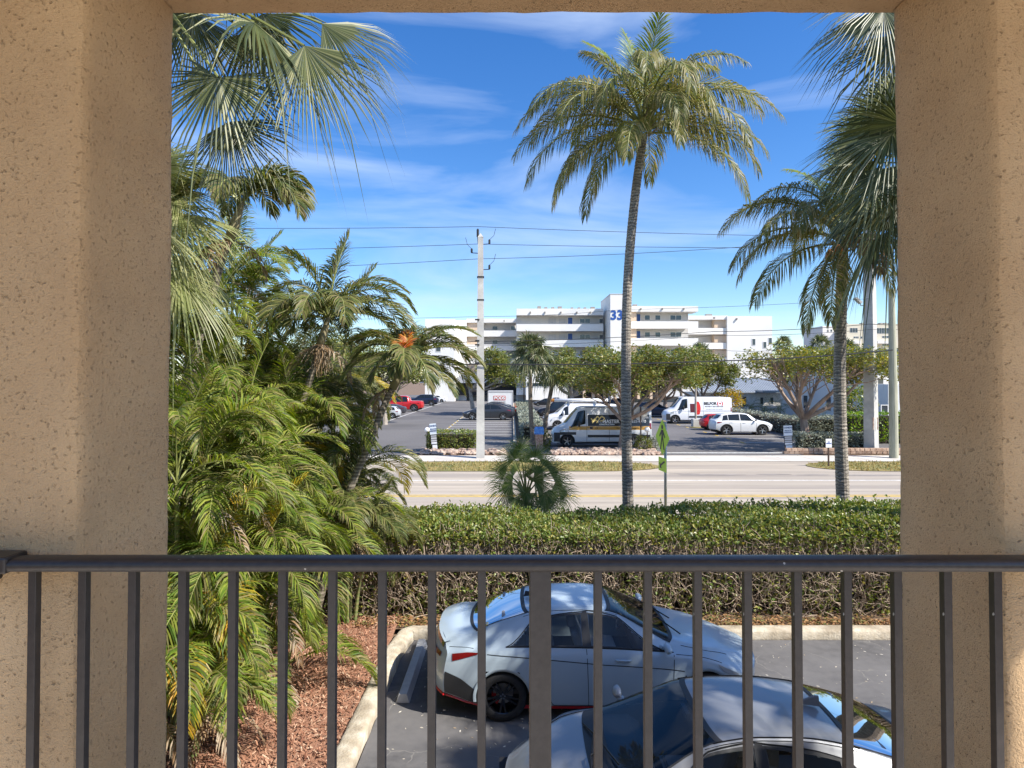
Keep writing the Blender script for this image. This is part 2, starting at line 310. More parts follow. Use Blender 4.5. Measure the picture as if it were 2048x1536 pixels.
# ------------------------------------------------------------------ balcony railing
rl = thing('balcony_railing', 'dark bronze metal railing with square balusters across the balcony opening', 'railing', (0, 1.486, 2.93))
def atr(mb, name, m, bevel=0, **k): 
    mb.v = [(x, y-1.486, z-2.93) for x, y, z in mb.v]; return mb.build(name, m, rl, bevel=bevel, **k)
mb = MB(); prof = [(-0.030,3.996),(-0.031,4.012),(-0.026,4.020),(-0.015,4.0235),(0.0,4.0245),(0.015,4.0235),(0.026,4.020),(0.031,4.012),(0.030,3.996)]
xs = [-1.235, -0.6, 0, 0.6, 1.5]; vs = [(x, 1.486+a, b) for x in xs for a, b in prof]; n = len(prof)
mb.add(vs, [(i*n+k, (i+1)*n+k, (i+1)*n+(k+1) % n, i*n+(k+1) % n) for i in range(len(xs)-1) for k in range(n)]); atr(mb, 'top_rail', M['rail'], smooth=True)
mb = MB(); mb.box(-1.32, 1.452, 3.990, -1.19, 1.522, 4.030); mb.box(-1.34,1.43,3.955,-1.262,1.54,4.02); atr(mb, 'end_bracket', M['rail'], bevel=0.006)
mb = MB(); mb.box(-1.235, 1.466, 3.02, 1.5, 1.506, 3.045); atr(mb, 'bottom_rail', M['rail'])
S_ = F/1.476
cen = [1080-116.5-99.4*i for i in range(10)] + [1080+115.5+99.5*i for i in range(9)]
base = None
for c in sorted(cen):
    X = (c-CX)/S_
    if base is None:
        base = MB().box(-0.0096, -0.0096, 3.045-2.93, 0.0096, 0.0096, 3.997-2.93).build('baluster', M['rail'], rl, bevel=0.0015); base.location.x = X
    else:
        c2 = base.copy(); COL.objects.link(c2); c2.location.x = X
mb = MB(); X = (1080-CX)/S_; mb.box(X-0.0255, 1.461, 2.93, X+0.0255, 1.511, 3.997); atr(mb, 'post', M['rail'], bevel=0.003)

# ------------------------------------------------------------------ ground, road, lots
G = MB(); G.quad((-900,-60,-0.02),(900,-60,-0.02),(900,1500,-0.02),(-900,1500,-0.02)); struct('ground', G, M['soil'])
def sheet(name, x0, y0, x1, y1, z, m): 
    return struct(name, MB().quad((x0,y0,z),(x1,y0,z),(x1,y1,z),(x0,y1,z)), m)
sheet('parking_lot', -1.78, 1.97, 16, 10.56, 0.0, M['asphalt_near'])
sheet('road', -160, 18.6, 160, 29.25, 0.0, M['road'])
sheet('verge', -60, 13.4, 60, 18.6, -0.008, M['grass'])
sheet('sidewalk', -160, 33.2, 160, 35.7, 0.02, M['sidewalk'])
# driveways across the verge, grass strips between
sheet('far_verge', -160, 29.25, 160, 33.2, 0.004, M['road'])
def blob(x0, x1, y0, y1, z, m, name, rl_=1.4, rr_=1.4):
    pts = []; n = 10; yc = (y0+y1)/2; h = (y1-y0)/2
    for i in range(n+1):
        a = math.pi/2+math.pi*i/n; pts.append((x0+rl_+rl_*math.cos(a), yc+h*math.sin(a), z))
    for i in range(n+1):
        a = -math.pi/2+math.pi*i/n; pts.append((x1-rr_+rr_*math.cos(a), yc+h*math.sin(a), z))
    mb = MB(); mb.add(pts, [tuple(range(len(pts)))]); return mb.build(name, m)
gs = [(-5.3, 7.55, 1.6, 3.6), (15.0, 60, 3.2, 2), (-70, -12.0, 2, 2)]
for x0, x1, a, b in gs: tag(blob(x0, x1, 29.6, 33.05, 0.03, M['grass'], 'grass_strip', a, b), kind='structure')
mb = MB(); r2 = random.Random(3)
for x0, x1, a, b in gs:
    for _ in range(int(min(x1, 32)-max(x0, -18))*190 if min(x1,32) > max(x0,-18) else 0):
        x = r2.uniform(max(x0,-18)+0.3, min(x1,32)-0.3); y = r2.uniform(29.65, 33.0)
        if x < x0+a and abs(y-31.3) > 1.7*math.sqrt(max(0, 1-((x0+a-x)/a)**2)): continue
        if x > x1-b and abs(y-31.3) > 1.7*math.sqrt(max(0, 1-((x-x1+b)/b)**2)): continue
        h = r2.uniform(0.05, 0.13); an = r2.uniform(0, 6.28); dx = 0.03*math.cos(an); dy = 0.03*math.sin(an)
        mb.add([(x-dx,y-dy,0.03),(x+dx,y+dy,0.03),(x+r2.uniform(-.06,.06),y+r2.uniform(-.06,.06),0.03+h)], [(0,1,2)])
M['blades'] = leafmat('dry_grass_blade', [(0.30,0.22,0.07),(0.42,0.33,0.13),(0.16,0.19,0.05),(0.50,0.40,0.19)], 0.3, 0.8)
tag(mb.build('grass', M['blades']), 'dry tan and green grass on the strips between sidewalk and road', 'grass', kind='stuff')
mk = MB(); mk.quad((-160,27.0,0.004),(160,27.0,0.004),(160,27.14,0.004),(-160,27.14,0.004)); mk.quad((-160,20.1,0.004),(160,20.1,0.004),(160,20.23,0.004),(-160,20.23,0.004))
struct('road_edge_line', mk, M['white_line'])
mk = MB()
for y in (23.28, 23.56): mk.quad((-160,y,0.004),(160,y,0.004),(160,y+0.13,0.004),(-160,y+0.13,0.004))
struct('road_centre_line', mk, M['yellow_line'])
mk = MB(); 
for i in range(-30, 40): mk.quad((i*1.5,33.2,0.024),(i*1.5+0.02,33.2,0.024),(i*1.5+0.02,35.7,0.024),(i*1.5,35.7,0.024))
struct('sidewalk_joints', mk, M['concrete'])
# dark tyre-worn and patched streaks on the road
M['patch'] = noisy('asphalt_patch', (0.22,0.195,0.17),(0.30,0.265,0.235),5,0.95, stretch=(0.3,1,1))
mk = MB(); r3 = random.Random(9)
for x, y, l, wd in ((9.3,28.6,3.4,0.22),(12.2,28.75,1.8,0.18),(14.0,28.6,1.6,0.16),(16.8,28.5,3.0,0.2),(8.1,28.9,1.5,0.14)):
    pts = []
    for i in range(16):
        a = 2*math.pi*i/16; pts.append((x+l/2*math.cos(a)*r3.uniform(.8,1.1), y+wd*math.sin(a)*r3.uniform(.6,1.3), 0.007))
    mk.add(pts, [tuple(range(16))])
struct('road_patches', mk, M['patch'])
M['tyre_wear'] = noisy('tyre_worn_road', (0.31,0.27,0.22), (0.42,0.36,0.29), 5, 0.9, bump=0.3, bscale=60, stretch=(0.05,1.5,1), c2=(0.45,0.385,0.305), s2=0.5)
mk = MB()
for y0_, y1_ in ((24.35,24.95),(25.75,26.4),(21.0,21.55),(22.2,22.8)):
    for i in range(-60, 60):
        a_, b_ = i*1.0, i+1.0; f0 = .16*mnoise.noise(Vector((a_*.4, y0_, 0))); f1 = .16*mnoise.noise(Vector((b_*.4, y0_, 0))); g0 = .16*mnoise.noise(Vector((a_*.4, y1_, 5))); g1 = .16*mnoise.noise(Vector((b_*.4, y1_, 5)))
        mk.quad((a_, y0_+f0, .0035), (b_, y0_+f1, .0035), (b_, y1_+g1, .0035), (a_, y1_+g0, .0035))
struct('road_wear', mk, M['tyre_wear'])
# far parking lot
sheet('far_parking_lot', -70, 36.6, 90, 170, 0.006, M['asphalt_far'])
sheet('driveway_left', -11.6, 35.7, -5.9, 36.6, 0.010, M['asphalt_far'])
sheet('driveway_right', 9.0, 35.7, 17.0, 36.6, 0.010, M['asphalt_far'])
mk = MB(); ye = MB(); z = 0.012
def stripe(mb, x0, y0, x1, y1, wd=0.10):
    d = Vector((x1-x0, y1-y0, 0)).normalized(); n_ = Vector((-d.y, d.x, 0))*wd/2
    mb.quad((x0-n_.x, y0-n_.y, z), (x1-n_.x, y1-n_.y, z), (x1+n_.x, y1+n_.y, z), (x0+n_.x, y0+n_.y, z))
y = 43.5
while y < 132:
    stripe(mk, -5.7, y, 0.05, y, 0.11+0.0012*y); stripe(mk, 2.9, y, 8.6, y); y += 2.75
y = 43.0
while y < 100:
    stripe(mk, 16.2, y, 21.5, y, 0.11+0.0012*y); y += 2.75
y = 43.5
while y < 130:
    stripe(mk, -18.5, y, -13.2, y, 0.14); y += 2.75
y = 42.5
while y < 125:
    stripe(ye, -5.75, y, -5.75, y+1.1, 0.16); stripe(ye, 16.1, y, 16.1, y+1.1, 0.16); stripe(mk, -5.75, y+1.3, -5.75, y+2.1, 0.14); y += 2.75
stripe(mk, -13.1, 43, -13.1, 122, 0.13)
struct('bay_lines', mk, M['white_line']); struct('bay_end_marks', ye, M['yellow_line'])
mk = MB(); mk.box(9.1,36.9,0.008,16.4,37.25,0.013); struct('stop_line', mk, M['white_line'])
# kerb island left of the parked sedans
isl = MB(); isl.box(0.1, 42, 0.0, 0.32, 110, 0.16); isl.box(2.6,44,0,2.78,110,0.16); struct('kerb', isl, M['curb'])
sheet('island_soil', 0.32, 40.6, 2.6, 110, 0.10, M['soil'])

# near mulch bed and its curb
mb = MB(); nx, ny = 40, 60; vs = []
for i in range(nx+1):
    for j in range(ny+1):
        x = -12+(9.98)*i/nx; y_ = 1.98+9.4*j/ny; vs.append((x, y_, 0.10+0.05*mnoise.noise(Vector((x*1.5, y_*1.5, 0)))+0.02*mnoise.noise(Vector((x*6, y_*6, 3)))))
mb.add(vs, [(i*(ny+1)+j, (i+1)*(ny+1)+j, (i+1)*(ny+1)+j+1, i*(ny+1)+j+1) for i in range(nx) for j in range(ny)])
struct('mulch_bed', mb, M['mulch'], smooth=True)
sheet('hedge_bed', -12, 10.8, 22, 13.9, 0.09, M['soil'])
mb = MB(); r4 = random.Random(5)
for _ in range(19000):
    x = r4.uniform(-5.6, -2.05); y_ = r4.uniform(4.6, 11.3); l = r4.uniform(0.010, 0.040); an = r4.uniform(0, 6.28); wd = r4.uniform(0.003, 0.009)
    zz = 0.13+0.05*mnoise.noise(Vector((x*1.5, y_*1.5, 0)))+r4.uniform(0, 0.02); dx = math.cos(an); dy = math.sin(an); t = r4.uniform(-.02, .02)
    mb.add([(x-dx*l-dy*wd, y_-dy*l+dx*wd, zz-t), (x+dx*l-dy*wd, y_+dy*l+dx*wd, zz+t), (x+dx*l+dy*wd, y_+dy*l-dx*wd, zz+t+.004), (x-dx*l+dy*wd, y_-dy*l-dx*wd, zz-t+.004)], [(0,1,2,3)])
M['chips'] = leafmat('mulch_chip', [(0.18,0.07,0.04),(0.30,0.14,0.08),(0.44,0.23,0.14),(0.54,0.38,0.26)], 0.02, 0.9)
tag(mb.build('mulch_chips', M['chips']), 'loose red brown bark chips covering the palm bed', 'mulch', kind='stuff')
# leaf litter at the hedge foot and debris on the asphalt
mb = MB()
for _ in range(5000):
    x = r4.uniform(-3, 9.5); y_ = r4.gauss(11.0, 0.18); 
    if y_ < 10.82: continue
    l = r4.uniform(0.02, 0.05); an = r4.uniform(0, 6.28); dx = math.cos(an)*l; dy = math.sin(an)*l; zz = 0.10+r4.uniform(0, 0.05)
    mb.add([(x-dx, y_-dy, zz), (x-dy*.5, y_+dx*.5, zz+r4.uniform(0,.03)), (x+dx, y_+dy, zz), (x+dy*.5, y_-dx*.5, zz+r4.uniform(0,.02))], [(0,1,2,3)])
M['litter'] = leafmat('dry_leaf_litter', [(0.30,0.15,0.06),(0.42,0.24,0.10),(0.16,0.09,0.04),(0.20,0.22,0.06)], 0.1, 0.8)
tag(mb.build('leaf_litter', M['litter']), 'dry fallen leaves under the clipped hedge', 'leaf litter', kind='stuff')
mb = MB()
for _ in range(900):
    x = r4.uniform(-1.7, 6.5); y_ = r4.uniform(4.5, 10.4); l = r4.uniform(0.006, 0.03); an = r4.uniform(0, 6.28); dx = math.cos(an)*l; dy = math.sin(an)*l
    mb.add([(x-dx, y_-dy, .004), (x-dy*.35, y_+dx*.35, .008), (x+dx, y_+dy, .005), (x+dy*.35, y_-dx*.35, .004)], [(0,1,2,3)])
M['debris'] = leafmat('pale_debris', [(0.45,0.40,0.32),(0.6,0.56,0.48),(0.3,0.2,0.1)], 0.0, 0.8)
tag(mb.build('debris', M['debris']), 'small pale husks scattered over the dark asphalt', 'debris', kind='stuff')
def curb(name, path, wd, h, zb=0.0):
    """rounded curb along a path; path is its centre line"""
    P = []
    for (a, b) in zip(path[:-1], path[1:]):
        a = Vector(a); b = Vector(b); n = max(2, int((b-a).length/0.12))
        for i in range(n): P.append(a.lerp(b, i/n))
    P.append(Vector(path[-1])); prof = [(-.5,-.02),(-.5,.75),(-.42,.93),(-.25,1),(.25,1),(.42,.93),(.5,.75),(.5,-.02)]; m_ = len(prof); vs = []
    for i, p in enumerate(P):
        t = (P[min(i+1, len(P)-1)]-P[max(i-1, 0)]).normalized(); s_ = Vector((t.y, -t.x, 0))
        for a, b in prof:
            q = p+s_*a*wd; q.z = zb+b*h; d = mnoise.noise_vector(q*6)*0.012; vs.append(q+Vector((d.x, d.y, d.z if b > 0 else 0)))
    fs = [(i*m_+k, (i+1)*m_+k, (i+1)*m_+k+1, i*m_+k+1) for i in range(len(P)-1) for k in range(m_-1)]
    fs.append(tuple(range(m_))); fs.append(tuple(range((len(P)-1)*m_, len(P)*m_))[::-1])
    mb = MB(); mb.add(vs, fs); return struct(name, mb, M['curb'], smooth=True)
curb('curb', [(-1.98,2.0,0),(-1.90,9.9,0),(-1.80,10.62,0),(-1.70,10.70,0),(16,10.72,0)], 0.27, 0.16)
# wheel stops
def wheel_stop(x, y, label):
    mb = MB(); l = 0.9; p = [(-0.095,0.0),(-0.055,0.125),(0.055,0.125),(0.095,0.0)]
    vs = [(a, s*l, b) for s in (-1, 1) for a, b in p]; mb.add(vs, [(0,1,2,3),(7,6,5,4),(0,4,5,1),(1,5,6,2),(2,6,7,3),(3,7,4,0)])
    o = mb.build('wheel_stop', M['stop_block'], bevel=0.006); o.location = (x, y, 0.0); tag(o, label, 'wheel stop', 'wheel stops of the near parking bays'); return o
wheel_stop(-1.50, 9.42, 'grey concrete wheel stop behind the pale blue sedan')

# ------------------------------------------------------------------ plants
Z = Vector((0, 0, 1))
def adir(az, el): return Vector((math.cos(el)*math.cos(az), math.cos(el)*math.sin(az), math.sin(el)))
def pinnate(lf, st, base, az, el0, Ln, droop, ll, lw, n, vd=0.5, r0=0.02, rr=None, start=0.12, twist=0.0, cup=0.25, pw=1.25, side_az=0.0):
    """one feather leaf (az, el0, droop in degrees): arching stalk with two rows of narrow leaflets"""
    rr = rr or rnd; az = R(az); K = 14; p = Vector(base); pts = [p.copy()]; tans = []
    for i in range(K):
        t = (i+0.5)/K; e = R(el0-droop*t**pw); d = adir(az+side_az*t, e); tans.append(d); p = p+d*Ln/K; pts.append(p.copy())
    tans.append(tans[-1])
    st.tube(pts, [r0*(1-0.85*i/K) for i in range(K+1)], 5, cap=False)
    for i in range(n):
        t = start+(1-start)*(i+rr.uniform(-.3,.3)+0.5)/n; t = min(max(t, 0), 0.999); k = t*K; j = int(k); f = k-j
        P = pts[j].lerp(pts[j+1], f); T = tans[j].lerp(tans[j+1], f).normalized()
        S = T.cross(Z); 
        if S.length < 1e-3: S = Vector((1,0,0))
        S.normalize(); S = Matrix.Rotation(twist*t, 3, T) @ S; Nn = S.cross(T).normalized()
        u = (t-start)/(1-start); prof = min(1, 0.45+2.2*u)*(1-u**2.2*0.72)
        for sd_ in (-1, 1):
            if rr.random() < 0.03: continue
            l = ll*prof*rr.uniform(0.85, 1.1); a = R(58-32*u+rr.uniform(-7, 7))
            d = (S*sd_*math.sin(a)+T*math.cos(a)+Nn*(cup+rr.uniform(-.12,.12))).normalized()
            w_ = T.cross(d); w_ = (w_.cross(d)).normalized() if w_.length > 1e-4 else T
            w_ = (w_+Nn*rr.uniform(-.35,.35)).normalized()*lw*0.5
            g = vd*rr.uniform(0.7, 1.3)
            p1 = P+d*l*.38; d1 = (d-Z*g).normalized(); p2 = p1+d1*l*.34; d2 = (d1-Z*g*1.1).normalized(); p3 = p2+d2*l*.28
            lf.add([P-w_*.35, P+w_*.35, p1+w_, p1-w_, p2+w_*.72, p2-w_*.72, p3], [(0,1,2,3),(3,2,4,5),(5,4,6)])
def fan(lf, st, hub, axis, nrm, Rr, spread=220, n=44, droop=0.25, split=0.34, fold=0.45, rr=None, petiole_from=None):
    rr = rr or rnd; hub = Vector(hub); ax = Vector(axis).normalized(); nrm = Vector(nrm); nrm = (nrm-ax*nrm.dot(ax)).normalized(); sd_ = nrm.cross(ax)
    if petiole_from is not None:
        a = Vector(petiole_from); m = (a+hub)/2+Z*0.10*(hub-a).length; st.tube([a, m, hub], [0.022, 0.016, 0.012], 5, cap=False)
    h = R(spread)/n/2
    def pt(ang, r, up, extra=0):
        cupz = nrm*(0.22*math.cos(ang*0.9)-0.22)*r*1.2
        q = hub+(ax*math.cos(ang)+sd_*math.sin(ang))*r+cupz+nrm*up
        k = r/Rr; q.z -= (droop*k*k*Rr*0.7+extra*k*k*Rr); return q
    for i in range(n):
        a = -R(spread)/2+(2*i+1)*h+rr.uniform(-.15,.15)*h; rl_ = Rr*(0.80+0.2*math.cos(a*0.85))*rr.uniform(0.9, 1.06); ex = rr.uniform(0, 0.16)
        if rr.random() < 0.12: ex += rr.uniform(.2, .7)
        r1 = split*Rr; r2 = rl_*0.72; w1 = h*r1*fold
        vs = [hub, pt(a-h, r1, -w1), pt(a, r1, w1), pt(a+h, r1, -w1),
              pt(a-h*.50*r1/r2*1.5, r2, -w1*.5, ex), pt(a, r2, w1*.6, ex), pt(a+h*.50*r1/r2*1.5, r2, -w1*.5, ex), pt(a+rr.uniform(-.6,.6)*h, rl_, 0, ex*1.6+.05)]
        lf.add(vs, [(0,1,2),(0,2,3),(1,4,5,2),(2,5,6,3),(4,7,5),(5,7,6)])
def bez(pts, n=24):
    """smooth curve through points (Catmull-Rom)"""
    P = [Vector(p) for p in pts]; P = [P[0]*2-P[1]]+P+[P[-1]*2-P[-2]]; o = []
    m_ = len(P)-3; per = max(2, n//m_)
    for i in range(m_):
        a, b, c, d = P[i:i+4]
        for k in range(per):
            t = k/per; o.append(0.5*((2*b)+(c-a)*t+(2*a-5*b+4*c-d)*t*t+(3*b-a-3*c+d)*t**3))
    o.append(P[-2]); return o
def ring_trunk(path, r0, r1, step, amp, m, root, name='trunk', n=14):
    C = bez(path, 40); mb = MB(); pts = []; rad = []; dist = 0; tot = sum((b-a).length for a, b in zip(C[:-1], C[1:]))
    cur = 0.0; seg = 0; acc = 0.0; ph = 0
    for a, b in zip(C[:-1], C[1:]):
        l = (b-a).length
        k = max(1, int(l/(step/2)))
        for i in range(k):
            t = (acc+l*i/k)/tot; pts.append(a.lerp(b, i/k)); base_ = r0+(r1-r0)*min(1, t**0.6); ph += 1
            rad.append(base_*(1+amp*(1 if ph % 2 else -1)*rnd.uniform(.2, 1.2)))
        acc += l
    pts.append(C[-1]); rad.append(r1); mb.tube(pts, rad, n); return mb.build(name, m, root, smooth=False)
def new_palm(name, label, loc, group=None): return thing(name, label, 'palm tree', loc, 0, group)

def coconut(label, base, top, fronds, seed, group, r0=0.15, r1=0.105, bend=None, nuts=0, lean=None):
    rr = random.Random(seed); base = Vector(base); top = Vector(top); t = new_palm('coconut_palm', label, base, group)
    rel = top-base; pth = [Vector((0,0,-0.2))]+[Vector(b) for b in (bend or [])]+[rel]
    ring_trunk(pth, r0, r1, 0.09, 0.03, M['coco_bark'], t)
    lf = MB(); st = MB(); ly = MB(); dr = MB(); ds = MB()
    fronds = list(fronds)+[(f[0]+rr.uniform(14,26), f[1]+rr.uniform(-12,8), f[2]*rr.uniform(.85,1), f[3]+rr.uniform(-10,14)) for f in fronds[1:26:5]]
    for f in fronds:
        az, el, Ln, dp = f[:4]; kind = f[4] if len(f) > 4 else ''
        o = rel+Z*0.05+adir(R(az), 0)*0.07+Z*max(0, el)/90*0.35
        tgt = ly if kind == 'y' else dr if kind == 'd' else lf; sa = rr.uniform(-.25, .25)
        pinnate(tgt, ds if kind == 'd' else st, o, az, el, Ln, dp, 1.05*Ln/3.2 if kind != 'd' else 0.75, 0.026, 80, vd=1.25 if kind != 'y' else 0.3, r0=0.034, rr=rr, start=0.16, twist=rr.uniform(-.5,.5), cup=0.1, side_az=sa)
    lf.build('crown', M['coco'], t); st.build('frond_stalks', M['rachis'], t)
    if ly.v: ly.build('young_fronds', M['coco_young'], t)
    if dr.v: dr.build('dry_fronds', M['dry_leaf'], t); ds.build('dry_stalks', M['dry_leaf'], t)
    fb = MB()
    for k in range(26):
        a = rr.uniform(0, 6.28); z_ = rr.uniform(-.15, .35); rad_ = .13+.04*rr.random(); p = rel+Vector((rad_*math.cos(a), rad_*math.sin(a), z_)); d = adir(a, R(rr.uniform(10, 70)))
        s_ = Vector((-math.sin(a), math.cos(a), 0))*rr.uniform(.04,.08); fb.add([p-s_, p+s_, p+d*.28+s_*.3, p+d*.3-s_*.3], [(0,1,2,3)])
    fb.build('leaf_bases', M['sabal_bark'], t)
    if nuts:
        nm = MB()
        for k in range(nuts):
            c = rel+Vector((-.35+rr.uniform(-.18,.15), -.15+rr.uniform(-.1,.1), rr.uniform(-.32,.05))); n_ = 8
            nm.lathe([(0.001,-.14),(.07,-.11),(.105,-.03),(.10,.05),(.05,.12),(.001,.14)], c, 'z', 10)
        nm.build('coconuts', mat('orange_coconut_husk', (0.55,0.20,0.05), 0.5), t, smooth=True)
    return t
fr = [(178,62,3.5,128),(184,48,3.6,112),(172,30,3.5,92),(190,14,3.5,92),(200,-6,3.3,78),(160,52,3.4,125),(150,10,3.0,95),(215,40,3.2,118),(212,-28,2.9,58),
      (2,60,3.5,122),(-8,46,3.6,105),(10,30,3.5,88),(-4,20,3.3,92),(-20,-4,3.2,78),(25,50,3.3,120),(-35,30,3.1,115),(30,66,3.2,112),
      (265,70,3.0,150),(285,62,3.0,150),(240,50,2.9,135),(300,45,2.8,130),(250,5,2.6,88),(275,35,2.7,125),
      (90,60,3.2,120),(70,40,3.2,115),(110,30,3.1,110),(60,72,3.3,110),(130,60,3.2,120),
      (150,80,2.7,48,'y'),(20,80,2.9,95),(110,86,2.7,28,'y'),(40,80,3.0,75,'y'),(200,76,2.3,70),(285,84,2.4,50,'y'),(-30,74,3.0,120)]
tp = px(1288, 268, 15.0)
coconut('tall coconut palm with a full crown standing behind the hedge left of the crossing sign', (2.86, 15, 0), tp, fr, 11, 'coconut palms behind the hedge',
        bend=[(-0.04,0,1.3),(-0.08,0,4.2),(-0.04,0,6.6),(0.12,0,8.6)])
fr2 = [(176,52,3.4,110),(182,26,3.2,92),(190,72,3.0,135),(195,-2,3.1,66),(208,-38,2.6,46),(165,60,3.3,120),(150,30,3.0,110),(225,50,2.8,125),(232,-30,2.6,55),
       (5,60,3.2,120),(-10,40,3.2,105),(15,20,3.0,100),(-30,5,2.9,80),(90,50,3.0,120),(60,65,3.0,110),(270,60,2.7,145),(300,40,2.7,130),(265,10,2.4,90,'d'),(120,80,2.6,60,'y'),(60,85,2.6,40,'y'),(250,80,2.5,90)]
coconut('shorter coconut palm with a few orange nuts at the right pier', (8.08, 15, 0), px(1688, 492, 15.0), fr2, 23, 'coconut palms behind the hedge',
        r0=0.17, r1=0.125, bend=[(-0.04,0,1.6),(-0.09,0,4.4)], nuts=5)

def areca(label, base, stems, seed, name='areca_palm', Lf=1.9, leaf='areca', grp='areca palms of the mulch bed', ll=0.52, nf=8, yellow=0.04, stem_r=0.035, n=50):
    rr = random.Random(seed); t = new_palm(name, label, base, grp); lf = MB(); st = MB(); yl = MB(); dr = MB(); tk = []
    for (dx, dy, h, az, lean) in stems:
        bx = Vector((dx*.35, dy*.35, 0)); tpv = Vector((dx, dy, h)); mid = bx.lerp(tpv, .5)+Vector((-dx*.1, -dy*.1, 0))
        ring_trunk([bx, mid, tpv], stem_r, stem_r*.75, 0.09, 0.06, M['green_stem'], t, n=8) if h > 0.3 else None
        o = tpv
        for k in range(nf):
            a = az+360*k/nf*1.0+rr.uniform(-25, 25); el = rr.choice([78, 66, 55, 45, 35]) if k else 84
            tgt = yl if rr.random() < yellow else lf
            pinnate(tgt, st, o, a, el, Lf*rr.uniform(.75, 1.1), rr.uniform(95, 135) if k else 40, ll*rr.uniform(.85,1.1), 0.019, int(n*1.15), vd=0.5, r0=0.013, rr=rr, start=0.2, cup=0.45, twist=rr.uniform(-.6,.6), side_az=rr.uniform(-.3,.3))
        for k in range(2):      # dead hanging leaf
            if rr.random() < .45: pinnate(dr, dr, o-Z*.15, rr.uniform(0,360), -10, Lf*.7, 70, ll*.6, .022, 20, vd=.8, r0=.008, rr=rr)
    lf.build('crown', M[leaf], t); st.build('frond_stalks', M['rachis'], t)
    if yl.v: yl.build('yellow_fronds', M['areca_yellow'], t)
    if dr.v: dr.build('dry_fronds', M['dry_leaf'], t)
    return t
ra = random.Random(31)
def stemset(n, spread, hs, lean=0):
    o = []
    for i in range(n):
        a = 2*math.pi*i/n+ra.uniform(-.4,.4); r = spread*ra.uniform(.35, 1); o.append((r*math.cos(a)+lean, r*math.sin(a), ra.uniform(*hs), ra.uniform(0, 360), 0))
    return o
areca('low bright green areca clump overhanging the mulch nearest the balcony', (-3.7, 7.1, 0.1), stemset(5, .55, (.4, 1.3)), 41, Lf=1.3, nf=8, n=38, ll=.40)
areca('bright areca clump with arching fronds level with the handrail', (-3.7, 8.3, 0.1), stemset(6, .7, (1.2, 2.6)), 42, Lf=1.75)
areca('areca clump with green ringed stems at the left pier edge', (-4.55, 9.2, 0.1), stemset(6, .7, (2.4, 3.9), .1), 43, Lf=1.8)
areca('areca clump in front of the hedge end beside the mulch', (-3.6, 10.2, 0.1), stemset(5, .6, (1.0, 2.5)), 44, Lf=1.7)
areca('tall areca clump behind the others at the left', (-5.3, 11.3, 0.1), stemset(6, .8, (3.2, 4.6)), 45, Lf=1.9)
areca('dark green areca clump behind the leaning palm trunk', (-4.2, 12.8, 0.1), stemset(7, 1.0, (1.6, 3.6)), 46, Lf=1.8, leaf='areca_dark')
areca('darker areca clump at the end of the hedge', (-3.0, 12.3, 0.1), stemset(4, .5, (.9, 1.9)), 47, Lf=1.6, leaf='areca_dark', n=34)
areca('tall bright areca clump rising behind the handrail at the left pier', (-4.3, 8.0, 0.1), stemset(6, .7, (2.6, 4.2)), 49, Lf=1.8)
areca('areca clump between the two slim ringed trunks', (-4.0, 10.9, 0.1), stemset(6, .7, (2.4, 4.0)), 54, Lf=1.8)
areca('tangled areca clump below the red leaved palm', (-2.95, 11.1, 0.1), stemset(5, .5, (1.3, 2.6)), 55, Lf=1.6, leaf='areca_dark')
areca('high areca clump furthest left against the sky', (-5.6, 9.9, 0.1), stemset(5, .6, (4.0, 5.3)), 56, Lf=1.8)
areca('low areca clump at the mulch edge under the others', (-3.5, 8.7, 0.1), stemset(4, .4, (.3, 1.1)), 57, Lf=1.4)
areca('tall areca clump filling the gap under the two feather palm crowns', (-4.2, 12.4, 0.1), stemset(8, .9, (3.4, 5.3)), 58, Lf=1.9, leaf='areca_dark')
areca('areca clump behind the slender high palm', (-5.6, 12.0, 0.1), stemset(7, .9, (4.4, 6.4)), 59, Lf=1.9)
areca('thin areca clump low at the left pier foot with a yellowing leaf', (-4.1, 7.4, 0.1), stemset(4, .5, (.6, 1.8)), 48, Lf=1.5, yellow=.3, n=34)

